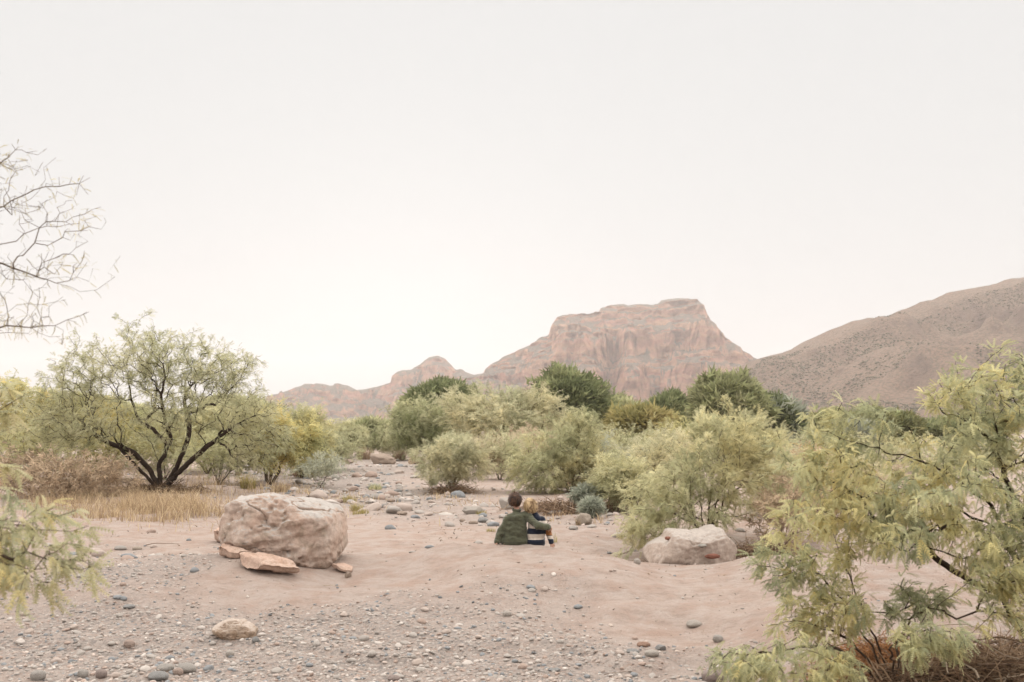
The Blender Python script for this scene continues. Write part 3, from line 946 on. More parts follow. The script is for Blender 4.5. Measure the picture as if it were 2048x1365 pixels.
# mixed low shrubs filling the right middle ground
low = [(1180, 925, 28.5, (1150, 1290, 890, 985), BLUEG, 'blue grey saltbush right of the wide pale shrub', 'saltbush'),
       (1300, 925, 33, (1240, 1370, 868, 960), [DRY[2], SAGE[2], SAGE[1], PALE[1]], 'rusty and green shrub below the olive tree', 'desert_shrub'),
       (1220, 905, 40, (1170, 1290, 855, 930), SAGE, 'sage green shrub behind the blue grey saltbush', 'desert_shrub'),
       (1370, 900, 44, (1310, 1430, 845, 920), [OLIVE[1], YELLOWY[1], YELLOWY[2]], 'yellow olive shrub left of the drooping grey green tree', 'desert_shrub'),
       (1600, 930, 24, (1545, 1680, 900, 985), [DRY[1], DRY[2], (0.40, 0.24, 0.10), DRY[3]], 'orange dry shrub right of the boulder shrub', 'dry_shrub'),
       (1640, 900, 34, (1580, 1720, 868, 940), [BLUEG[1], SAGE[1], SAGE[2]], 'grey green shrub behind the orange dry shrub', 'desert_shrub'),
       (1760, 910, 36, (1690, 1860, 868, 950), SAGE, 'sage shrub half hidden by the near right mesquite', 'desert_shrub'),
       (1900, 920, 38, (1840, 2060, 868, 960), SAGE, 'sage shrub behind the near right mesquite crown', 'desert_shrub'),
       (1275, 985, 20.5, (1195, 1300, 925, 1005), SAGE, 'loose sage shrub behind the small driftwood heap', 'desert_shrub'),
       (1330, 940, 26, (1270, 1400, 880, 965), PALE, 'pale loose shrub left of the boulder shrub top', 'desert_shrub'),
       (1000, 935, 34, (955, 1050, 880, 945), [SAGE[1], PALE[1], DRY[3], PALE[2]], 'straw green shrub between the round shrub and the wide pale shrub', 'desert_shrub'),
       (1130, 920, 38, (1090, 1190, 865, 925), [GREEN[3], SAGE[0], SAGE[1]], 'deep green shrub above the wide pale shrub', 'desert_shrub'),
       (800, 912, 62, (770, 840, 872, 908), [GREEN[3], SAGE[0], SAGE[1]], 'dark low shrub directly behind the far brown boulder', 'desert_shrub'),
       (650, 930, 42, (610, 720, 862, 930), [SAGE[0], SAGE[1], PALE[0]], 'dull green shrub on the far left bank of the wash', 'desert_shrub'),
       (1480, 915, 40, (1420, 1560, 850, 930), SAGE, 'sage shrub behind the top of the boulder shrub', 'desert_shrub'),
       (1560, 1000, 19, (1510, 1640, 925, 1020), [SAGE[1], PALE[1], DRY[3]], 'thin pale shrub right of the boulder shrub', 'desert_shrub'),
       (1680, 985, 21, (1610, 1780, 915, 1010), [DRY[2], DRY[3], PALE[2], SAGE[2]], 'straw coloured shrub seen through the near right mesquite', 'dry_shrub'),
       (210, 930, 32, (120, 310, 850, 950), [OLIVE[1], OLIVE[2], SAGE[1], DRY[2]], 'olive brown shrub behind the left dry brush', 'desert_shrub'),
       (60, 935, 31, (-30, 150, 840, 955), [SAGE[0], OLIVE[2], SAGE[1], YELLOWY[1]], 'green shrub at the left edge behind the dry brush', 'desert_shrub'),
       (440, 930, 31, (380, 520, 868, 945), [SAGE[0], SAGE[1], YELLOWY[1]], 'low shrub right of the dark mesquite limbs', 'desert_shrub'),
       (330, 925, 33, (270, 400, 855, 935), [SAGE[0], SAGE[1], OLIVE[2]], 'low shrub seen between the dark mesquite limbs', 'desert_shrub'),
       (1060, 905, 36, (1000, 1110, 868, 930), [DRY[1], DRY[2], DRY[3], PALE[2]], 'pinkish dry shrub under the arching pale mesquite', 'dry_shrub')]
for i, (u, v, Y, e, cols, label, nm) in enumerate(low):
    e = (e[0] - 12, e[1] + 12, e[2] - 8, e[3] + 4)
    mid((u, v), Y, [(*e, 0)], 60 + i, nm, label, 'shrub', cols, 4600, 260, stems=8, free=0.25, lump=0.5, power=2.0, size=(0.08, 0.17), step=0.15, tip=0.004, rmax=0.03, spread=0.08, group='low shrubs of the right middle ground', bark=bark_mid, droop=0.0)
for i, (u, v, Y, e, label) in enumerate([(1165, 1000, 20.5, (1145, 1200, 972, 1008), 'small blue green saltbush in the driftwood'), (1178, 1016, 19, (1163, 1200, 1000, 1030), 'tiny blue saltbush at the right end of the driftwood'),
                                         (640, 950, 30, (590, 700, 905, 955), 'low blue green saltbush on the left bank of the wash')]):
    mid((u, v), Y, [(*e, 0)], 75 + i, 'saltbush', label, 'shrub', BLUEG, 1500, 90, stems=8, free=0.2, size=(0.05, 0.10), step=0.06, tip=0.002, rmax=0.015, spread=0.04, group='low blue green saltbushes', droop=0.0, tm=CLUMP)

NEARC = [(0.33, 0.345, 0.215), (0.44, 0.44, 0.27), (0.52, 0.495, 0.285), (0.55, 0.51, 0.28), (0.59, 0.51, 0.25)]
# ---- near mesquite on the right, leaves large enough to see one by one
B = on_ground(3.95, 7.6)
lb = [[B, B + [-.05, 0, .5], B + [-.10, -.1, 1.0], B + [0, -.2, 1.6], B + [-.1, -.2, 2.2]],
      [B, pix(2000, 1190, 7.3), pix(1880, 1130, 6.9), pix(1870, 1110, 6.85), pix(1800, 1060, 6.7), pix(1700, 1020, 6.5)],
      [B + [-.05, 0, .5], pix(2000, 1060, 7.2), pix(1900, 1010, 6.8), pix(1800, 1030, 6.5), pix(1700, 1045, 6.3), pix(1640, 1020, 6.1)],
      [B + [-.10, -.1, 1.0], pix(1990, 900, 7.0), pix(1930, 820, 6.8), pix(1940, 760, 6.8), pix(2010, 690, 6.9)],
      [B + [-.05, 0, .5], pix(1980, 1000, 7.0), pix(1860, 930, 6.7), pix(1760, 900, 6.5), pix(1640, 860, 6.3)],
      [B + [-.05, 0, .6], pix(2000, 960, 6.4), pix(1900, 980, 5.8), pix(1820, 1000, 5.5)],
      [B + [0, 0, .6], B + [.5, -.4, 1.2], B + [.9, -.6, 1.9]], [B + [0, 0, .4], B + [.6, .4, 1.0], B + [1.1, .6, 1.6]]]
E = [ell(1600, 1800, 880, 1060, 6.5, .45), ell(1740, 1960, 840, 1100, 6.7, .6), ell(1880, 2120, 720, 1000, 6.9, .6), ell(1960, 2180, 690, 850, 7.0, .6), ell(1880, 2140, 960, 1180, 6.4, .55), ell(1540, 1720, 1000, 1085, 6.2, .25), ell(1700, 1900, 1000, 1120, 6.2, .3),
     ell(1570, 1700, 860, 960, 6.4, .25), ell(1620, 1760, 790, 900, 6.6, .25), ell(1850, 1960, 740, 860, 6.6, .3), (B + [.9, 0, 1.6], np.array([.9, .8, .8]))]
near_root, near_sk, near_rg = plant('mesquite_tree', B, E, 81, 'near mesquite crowding the right edge with large feathery yellow green leaves', 'tree', NEARC, targets=1100, step=0.07, tip=0.0022, rmax=0.046, leaves=10000,
      size=(0.045, 0.095), tm=FROND, bark=bark_dark, limbs=lb, alpha=0.3, wob=0.30, power=1.8, lump=0.3, spread=0.025, droop=0.55, out=0.45, pal_scale=0.35)
# low sprouting mesquite in front of it
B = on_ground(2.62, 7.0)
lb = [[B, pix(1700, 1220, 6.9), pix(1650, 1160, 6.8), pix(1590, 1110, 6.7), pix(1530, 1100, 6.6)],
      [B, pix(1720, 1200, 6.8), pix(1680, 1110, 6.7), pix(1660, 1040, 6.6)],
      [B, pix(1690, 1270, 6.6), pix(1600, 1240, 6.5), pix(1540, 1250, 6.4)],
      [B, pix(1660, 1290, 6.3), pix(1560, 1300, 6.1), pix(1460, 1310, 6.0), pix(1420, 1330, 5.95)],
      [B, pix(1780, 1290, 6.2), pix(1850, 1260, 6.0), pix(1930, 1270, 5.9)]]
E = [ell(1500, 1680, 1090, 1200, 6.7, .25), ell(1740, 1900, 1150, 1270, 6.6, .25), ell(1560, 1760, 1150, 1290, 6.6, .3), ell(1410, 1600, 1275, 1390, 6.0, .25), ell(1560, 1760, 1270, 1390, 6.0, .3), ell(1660, 1740, 1030, 1160, 6.6, .15), ell(1760, 1960, 1240, 1320, 5.9, .25), ell(1940, 2100, 1100, 1280, 6.1, .3)]
low_root, low_sk, low_rg = plant('mesquite_shrub', B, E, 82, 'low sprawling mesquite sprouts at the bottom right corner', 'shrub', NEARC, targets=360, step=0.07, tip=0.0022, rmax=0.018, leaves=2900,
      size=(0.045, 0.09), tm=FROND, bark=bark_mid, limbs=lb, alpha=0.3, wob=0.30, power=1.8, lump=0.3, spread=0.025, droop=0.5, out=0.45, pal_scale=0.35)

# ---- mesquite at the left edge: trunk outside the picture, thin sprays hang in
B = on_ground(-4.1, 4.6)
lb = [[B, B + [.1, 0, .8], B + [.3, -.1, 1.5], B + [.7, -.2, 2.1]],
      [B + [.3, -.1, 1.5], pix(-150, 700, 4.2), pix(0, 655, 4.1), pix(30, 655, 4.1), pix(95, 655, 4.1), pix(180, 625, 4.1)],
      [B + [.3, -.1, 1.5], pix(-150, 560, 4.3), pix(0, 524, 4.2), pix(70, 555, 4.2), pix(95, 558, 4.2), pix(140, 575, 4.2)],
      [B + [.7, -.2, 2.1], pix(-120, 450, 4.3), pix(0, 420, 4.2), pix(45, 390, 4.2), pix(110, 370, 4.2), pix(160, 365, 4.2)],
      [B + [.7, -.2, 2.1], pix(-120, 480, 4.4), pix(0, 495, 4.3), pix(40, 470, 4.3), pix(95, 450, 4.3), pix(160, 450, 4.3)],
      [B + [.7, -.2, 2.1], pix(-100, 380, 4.4), pix(0, 330, 4.3), pix(35, 300, 4.3)],
      [B + [.1, 0, .8], pix(-150, 980, 3.7), pix(0, 1050, 3.5), pix(70, 1040, 3.5), pix(150, 1020, 3.5)],
      [B + [.1, 0, .8], pix(-150, 1080, 3.6), pix(0, 1100, 3.4), pix(60, 1150, 3.4), pix(110, 1180, 3.4)],
      [B + [.2, 0, 1.2], pix(-150, 860, 4.1), pix(0, 820, 4.0), pix(50, 790, 4.0)]]
left_root, left_sk, left_rg = plant('mesquite_tree', B, [ell(-100, 160, 350, 480, 4.2, .2), ell(-100, 110, 285, 380, 4.3, .15), ell(-100, 215, 480, 610, 4.2, .2), ell(-100, 190, 590, 690, 4.1, .2), ell(60, 210, 360, 560, 4.2, .12)],
      83, 'bare thin mesquite twigs hanging into the upper left sky', 'tree', [(0.30, 0.26, 0.15), (0.38, 0.33, 0.19), (0.44, 0.37, 0.20)], targets=420, step=0.05, tip=0.0010, rmax=0.009, leaves=420,
      size=(0.022, 0.050), tm=FROND1, bark=bark_grey, limbs=lb[:6], alpha=0.2, wob=0.38, power=1.5, lump=0.3, spread=0.006, droop=0.5, out=0.4, pal_scale=0.3, width=0.6)
B = on_ground(-3.6, 3.9)
lb = [[B, pix(-350, 1000, 3.7), pix(-150, 980, 3.6), pix(0, 1050, 3.5), pix(70, 1040, 3.5), pix(150, 1020, 3.5)],
      [B, pix(-250, 1100, 3.6), pix(0, 1100, 3.4), pix(60, 1150, 3.4), pix(110, 1180, 3.4)],
      [B, pix(-350, 900, 4.0), pix(-150, 860, 4.0), pix(0, 820, 4.0), pix(50, 790, 4.0)],
      [B, pix(-300, 950, 3.7), pix(-100, 930, 3.7), pix(20, 985, 3.6)]]
leftb_root, leftb_sk, leftb_rg = plant('mesquite_shrub', B, [ell(-200, 165, 985, 1140, 3.5, .22), ell(-200, 110, 1080, 1190, 3.4, .22), ell(70, 185, 1070, 1190, 3.4, .10), ell(-200, 30, 740, 860, 4.0, .2), ell(-200, 20, 860, 980, 3.8, .2)],
      84, 'blurred pale mesquite branch reaching in at the lower left edge', 'shrub', [(0.36, 0.37, 0.24), (0.45, 0.44, 0.28), (0.51, 0.47, 0.27), (0.56, 0.47, 0.24)], targets=240, step=0.06, tip=0.0014, rmax=0.02, leaves=620,
      size=(0.05, 0.09), tm=FROND, bark=bark_mid, limbs=lb, alpha=0.3, wob=0.3, power=1.8, lump=0.3, spread=0.01, droop=0.5, out=0.45, pal_scale=0.3)

# the largest single leaves of the near plants, one object each
def single_leaves(root, sk, rg, n, tm, size, cols, umin, umax, tip):
    shapes = []
    V, F = tm
    for k in range(6):
        c = np.asarray(cols)[k % len(cols)] * rg.uniform(0.9, 1.15)
        bend = V.copy()
        bend[:, 2] -= rg.uniform(-.1, .25) * V[:, 0] ** 2
        bend[:, 1] += rg.uniform(-.15, .15) * V[:, 0] ** 2
        shapes.append(mesh_np('leaf', bend, [F], smooth=False, col=np.tile(c, (len(V), 1))))
        shapes[-1].materials.append(leaf_mat)
    crown = [c for c in root.children if c.name.startswith('crown')][0]
    u, v, d = to_pix(sk.p)
    ok = np.where((sk.r < tip * 2.1) & (sk.par >= 0) & (u > umin) & (u < umax) & (v > 300) & (v < 1360))[0]
    near = ok[np.argsort(d[ok])[:n * 4]]
    pick = rg.choice(near, min(n, len(near)), replace=False)
    pos = sk.p[pick]
    dd = unit(sk.d[pick]) * .5 + rg.normal(size=pos.shape) * .5 + np.array([0, -.25, -.5])
    M = leaf_frames(pos, dd, rg, 0.9)
    base = Matrix.Translation(-Vector(root.location))
    for i in range(len(pick)):
        s = rg.uniform(*size)
        o = bpy.data.objects.new('leaf', shapes[i % 6])
        COL.objects.link(o)
        o.parent = crown
        m = Matrix([list(M[i][r] * s) + [pos[i][r]] for r in range(3)] + [[0, 0, 0, 1]])
        # crown sits at the world origin once its parent inverse is applied
        o.matrix_local = m
single_leaves(near_root, near_sk, near_rg, 300, FROND, (0.07, 0.12), NEARC, 1400, 2060, 0.0022)
single_leaves(low_root, low_sk, low_rg, 160, FROND, (0.07, 0.115), NEARC, 1380, 2060, 0.0022)
single_leaves(leftb_root, leftb_sk, leftb_rg, 70, FROND, (0.06, 0.09), PALE, -20, 260, 0.0016)
single_leaves(left_root, left_sk, left_rg, 24, FROND1, (0.03, 0.055), [(0.34, 0.29, 0.16), (0.42, 0.35, 0.19)], -20, 260, 0.0010)
# ------------------------------------------------------------------ rocks
def stone_material(name, base, top=None, dark=None, s=1.0, spots=0.0):
    b = NB(name)
    n1 = b.noise(2.2 * s, 6, 0.65)
    n2 = b.noise(14 * s, 6, 0.7)
    n3 = b.noise(90 * s, 4, 0.7)
    c = b.mix(b.ramp(n1, [(0.38, 0), (0.62, 1)]), base[0], base[1])
    if dark is not None:
        n4 = b.noise(5.0 * s, 5, 0.7, dist=0.6)
        c = b.mix(b.ramp(n4, [(0.52, 0), (0.66, 0.8)]), c, dark)
    if top is not None:
        geo = b.n('ShaderNodeNewGeometry')
        sn = b.n('ShaderNodeSeparateXYZ')
        b.l(geo.outputs['True Normal'], sn.inputs[0])
        c = b.mix(b.ramp(b.math('ADD', sn.outputs['Z'], b.math('MULTIPLY', b.math('SUBTRACT', n1, 0.5), 0.9)), [(0.50, 0), (0.80, 0.85)]), c, top)
    c = b.mix(1.0, c, b.ramp(n2, [(0.3, 0.80), (0.7, 1.16)]), 'MULTIPLY')
    c = b.mix(b.ramp(n3, [(0.62, 0), (0.72, 0.45)]), c, tuple(0.55 * np.asarray(base[0])))
    nb = b.bump(n2, 0.45, 0.03)
    nb = b.bump(n3, 0.5, 0.008, nb)
    return b.surf(c, 0.95, nb, 0.12)

def boulder(name, outline, Y, depth, mat, label, seed, group=None, p=3.0, amp=0.05, crack=0.03, sub=6, sink=0.0, center=None, cat='boulder', flat=0.0, cavity=0.0, settle=False, cuts=0):
    """rock whose front outline was read off the photograph; given real depth"""
    O = np.array([pix(u, v, Y) for u, v in outline])
    if center is None:
        c = O.mean(0)
    else:
        c = pix(*center, Y)
    rel = O[:, [0, 2]] - c[[0, 2]]
    th = np.arctan2(rel[:, 1], rel[:, 0])
    rr = np.hypot(rel[:, 0], rel[:, 1])
    o_ = np.argsort(th)
    th, rr = th[o_], rr[o_]
    th = np.concatenate([th - 2 * math.pi, th, th + 2 * math.pi])
    rr = np.tile(rr, 3)
    V, F = ico(sub)
    q = np.hypot(V[:, 0], V[:, 2])
    ang = np.arctan2(V[:, 2], V[:, 0])
    # smooth look-up of the outline radius
    RR = np.mean([np.interp(ang + k, th, rr) for k in (-.05, 0, .05)], 0)
    sy = np.abs(V[:, 1])
    nrm = (q ** p + sy ** p) ** (1 / p)
    gx = q / np.maximum(nrm, 1e-6)
    gy = V[:, 1] / np.maximum(nrm, 1e-6)
    mean_r = rr.mean()
    P_ = np.stack([np.cos(ang) * RR * gx, gy * depth, np.sin(ang) * RR * gx], -1)
    if cuts:            # broken flat faces
        rgc = np.random.default_rng(seed)
        for _ in range(cuts):
            nc = unit(rgc.normal(size=3) * np.array([1.0, 1.0, 1.0]) + np.array([0, -.55, .15]))
            dd_ = P_ @ nc
            lim = dd_.max() * rgc.uniform(.80, .95)
            P_ = P_ - np.maximum(dd_ - lim, 0)[:, None] * nc * 0.93
    n_ = unit(P_ / np.array([mean_r, depth, mean_r]))
    s = 1.0 / mean_r
    x, y, z = P_[:, 0] * s, P_[:, 1] * s, P_[:, 2] * s
    disp = amp * mean_r * fbm(x * 1.8, y * 1.8, z * 1.8, seed=seed, oct=5, gain=0.5)
    disp += 0.45 * amp * mean_r * np.abs(vnoise(x * 3.5, y * 3.5, z * 3.5, seed=seed + 3))
    cr = vnoise(x * 1.3 + 0.5 * vnoise(x * 3, y * 3, z * 3, seed + 9), y * 1.3, z * 1.3, seed=seed + 7)
    disp -= crack * mean_r * np.exp(-(cr / 0.028) ** 2)
    fl = vnoise(x * 0.9 + 5, y * 0.9, z * 1.6, seed=seed + 41)
    disp += 0.5 * amp * mean_r * (sstep(-.05, .05, fl) - .5)
    lay = z * 5 + 1.2 * vnoise(x * 1.5, y * 1.5, z * 1.5, seed + 47)
    disp -= 0.16 * amp * mean_r * sstep(.35, .5, lay - np.floor(lay)) * (vnoise(x * 2, y * 2, z * 2, seed + 51) > 0)
    if cavity:
        cv = fbm(x * 2.6, y * 2.6, z * 2.6, seed=seed + 21, oct=3)
        disp -= cavity * mean_r * sstep(0.45, 0.75, cv) * (0.6 + 0.4 * vnoise(x * 14, y * 14, z * 14, seed + 25))
    disp += 0.012 * mean_r * fbm(x * 12, y * 12, z * 12, seed=seed + 31, oct=2)
    edge = 0.35 + 0.65 * np.abs(gy)
    P_ = P_ + n_ * (disp * edge)[:, None]
    base = np.array([c[0], c[1], P_[:, 2].min() + c[2]])
    P_[:, 2] += c[2] - base[2]
    me_ = mesh_np(name, P_, [F])
    o = obj(name, me_, mat)
    lo = min(float(gheight(base[0] + dx_ * mean_r, base[1])) for dx_ in (-.5, 0, .5))
    o.location = base + np.array([0, 0, min(0.0, lo - 0.05 - base[2]) if settle else -sink])
    tag(o, label, cat, group)
    return o, c

pink_rock = stone_material('pink_conglomerate', [(0.41, 0.298, 0.238), (0.43, 0.342, 0.288)], (0.35, 0.325, 0.30), (0.27, 0.215, 0.165), 1.3)
pale_rock = stone_material('pale_sandstone', [(0.36, 0.29, 0.245), (0.39, 0.315, 0.265)], (0.37, 0.325, 0.29), (0.29, 0.22, 0.18), 1.6)
tan_rock = stone_material('tan_rock', [(0.36, 0.28, 0.22), (0.33, 0.235, 0.165)], (0.42, 0.35, 0.30), (0.22, 0.14, 0.09), 3.0)
slab_rock = stone_material('pink_slab', [(0.43, 0.295, 0.23), (0.45, 0.335, 0.27)], None, (0.33, 0.215, 0.155), 2.0)

big, bc = boulder('boulder', [(454, 999), (478, 988), (500, 982), (541, 985), (556, 991), (587, 997), (619, 998), (650, 1008), (669, 1013), (681, 1027), (687, 1054), (689, 1085), (684, 1113), (666, 1132), (627, 1145),
                   (592, 1145), (556, 1120), (509, 1098), (470, 1088), (440, 1078), (432, 1066), (441, 1050), (445, 1033), (449, 1015)], 12.75, 0.62, pink_rock,
                  'biggest boulder, pink rock with a grey top, left of the children', 101, p=3.6, amp=0.085, crack=0.08, sub=7, center=(570, 1066), cavity=0.12, cuts=7)
pale, pc = boulder('boulder', [(1291, 1097), (1305, 1088), (1327, 1079), (1337, 1062), (1358, 1061), (1384, 1064), (1406, 1062), (1427, 1053), (1446, 1060), (1460, 1070), (1464, 1100), (1464, 1136), (1428, 1142), (1367, 1143), (1323, 1139), (1298, 1128), (1290, 1111)],
                   13.75, 0.55, pale_rock, 'square pale boulder with a red stone set in its face', 121, p=4.5, amp=0.06, crack=0.03, sub=6, center=(1380, 1100), cavity=0.05, cuts=9)
def embedded(parent, u, v, Y, w, h, mat, seed, name='embedded_stone'):
    V, F = ico(4)
    P_ = V * np.array([w, 0.035, h]) * (1 + 0.15 * fbm(V[:, 0] * 2, V[:, 1] * 2, V[:, 2] * 2, seed=seed, oct=2))[:, None]
    o = obj(name, mesh_np(name, P_, [F]), mat, parent)
    o.location = Vector(pix(u, v, Y)) - parent.location
    return o
red_stone = stone_material('red_stone', [(0.19, 0.085, 0.062), (0.23, 0.105, 0.075)], None, None, 6.0)
grey_stone = stone_material('grey_stone', [(0.25, 0.235, 0.21), (0.31, 0.285, 0.25)], None, None, 6.0)
o = embedded(pale, 1425, 1113, 13.16, .098, .032, red_stone, 5, 'red_stone')
o['label'] = 'brick red stone set in the pale boulder'
embedded(pale, 1405, 1092, 13.195, .055, .024, grey_stone, 6)
embedded(pale, 1336, 1077, 13.40, .04, .025, red_stone, 7)
boulder('rock', [(427, 1255), (436, 1246), (450, 1240), (470, 1239), (490, 1247), (506, 1254), (514, 1262), (516, 1272), (505, 1283), (485, 1285), (461, 1281), (440, 1274), (429, 1265)], float(ground_at(475, 1281, 8.3)[1]) + .07, 0.13, tan_rock,
        'angular tan rock lying on the pebbles at lower left', 131, p=3.5, amp=0.09, crack=0.04, sub=6, cat='rock', cuts=9, settle=True)

# thin broken plates at the left foot of the biggest boulder
# single stones that stand out in the wash (u, base v, width px, height px, colour, label)
STONE_COLS = {'grey': ((.29, .262, .235), (.34, .31, .28)), 'brown': ((.26, .20, .158), (.31, .245, .198)), 'pale': ((.33, .29, .255), (.38, .34, .30)), 'slate': ((.225, .215, .205), (.265, .255, .243)),
              'red': ((.24, .15, .11), (.28, .18, .135)), 'pink': ((.31, .235, .195), (.34, .265, .225)), 'purple': ((.24, .19, .17), (.28, .225, .20)), 'tan': ((.29, .24, .19), (.34, .285, .235))}
stone_mats = {k: stone_material('stone_' + k, v_, None, tuple(0.7 * np.asarray(v_[0])), 5.0) for k, v_ in STONE_COLS.items()}
_shapes = []
for k in range(9):
    V, F = ico(4)
    rg_ = np.random.default_rng(900 + k)
    P_ = V * (1 + (0.20 if k < 5 else 0.10) * fbm(V[:, 0] * 1.5 + k, V[:, 1] * 1.5, V[:, 2] * 1.5, seed=300 + k, oct=3))[:, None]
    if k < 4:           # some with flat broken faces
        for _ in range(5):
            n_ = unit(rg_.normal(size=3) + np.array([0, 0, .3]))
            d_ = P_ @ n_
            lim = rg_.uniform(.62, .85)
            P_ = P_ - np.maximum(d_ - lim, 0)[:, None] * n_ * 0.9
    P_ = P_ / np.abs(P_).max(0)
    _shapes.append((P_, F))
def plate(u, v, half, deep, thick, tilt, yaw, k, label):
    G = ground_at(u, v, 12)
    P_, F = ico(5)
    P_ = P_ * (1 + 0.16 * fbm(P_[:, 0] * 1.6 + k, P_[:, 1] * 1.6, P_[:, 2] * .4, seed=500 + k, oct=3))[:, None]
    rgk = np.random.default_rng(510 + k)
    for _ in range(7):                      # ragged broken rim
        a_ = rgk.random() * 6.28
        n_ = np.array([math.cos(a_), math.sin(a_), rgk.normal() * .15])
        n_ = n_ / np.linalg.norm(n_)
        P_ = P_ - np.maximum(P_ @ n_ - rgk.uniform(.66, .92), 0)[:, None] * n_ * .95
    P_[:, 2] = np.sign(P_[:, 2]) * np.abs(P_[:, 2]) ** .45      # flat top and bottom, thin edge
    P_[:, 2] += .22 * fbm(P_[:, 0] * 2.2, P_[:, 1] * 2.2, seed=520 + k, oct=4) + .25 * (vnoise(P_[:, 0] * 1.5, P_[:, 1] * 2.5, seed=530 + k) > 0)
    P_ = P_ * np.array([half, deep, thick])
    o = obj('flat_rock', mesh_np('flat_rock', P_, [F]), slab_rock)
    o.location = G + np.array([0, -deep * .15, thick * 1.0])
    o.rotation_euler = (.10, tilt, yaw)
    tag(o, label, 'rock', 'slabs broken off the biggest boulder')
plate(466, 1086, .34, .30, .10, .06, .1, 0, 'thick pink ledge rock against the left side of the biggest boulder')
plate(478, 1113, .27, .22, .060, .14, -.1, 1, 'upper thin pink rock slab at the foot of the biggest boulder')
plate(532, 1137, .42, .20, .062, .20, -.22, 2, 'lower long pink rock slab at the foot of the biggest boulder')
plate(515, 1106, .30, .22, .045, .16, -.1, 3, 'middle pink rock slab wedged under the biggest boulder')
plate(688, 1141, .13, .12, .025, .2, -.3, 4, 'small thin slab at the right foot of the biggest boulder')
_stone_mesh = {}
def stone(u, v, wpx, hpx, colr, label, k=5, name='stone', group='loose stones of the wash', cat='stone', y0=20.0, depth=0.8, rot=0.0):
    G = ground_at(u, v, y0)
    if v < 926:                              # far end of the wash: stand them in front of the thicket
        q_ = pix(u, v, min(G[1], 51.0))
        G = np.array([q_[0], q_[1], q_[2]])
    s = G[1] / FPX
    if (k, colr) not in _stone_mesh:
        P_, F = _shapes[k]
        m_ = mesh_np(name, P_, [F])
        m_.materials.append(stone_mats[colr])
        _stone_mesh[(k, colr)] = m_
    o = obj(name, _stone_mesh[(k, colr)])
    w_, h_ = wpx * s / 2, hpx * s / 2
    o.scale = (w_, w_ * depth, h_ * 1.15)
    gz_ = float(gheight(G[0], G[1] + w_ * depth * 0.8))
    o.location = (G[0], G[1] + w_ * depth * 0.8, gz_ + h_ * 0.62)
    o.rotation_euler = (0, 0, rot)
    tag(o, label, cat, group)
    return o
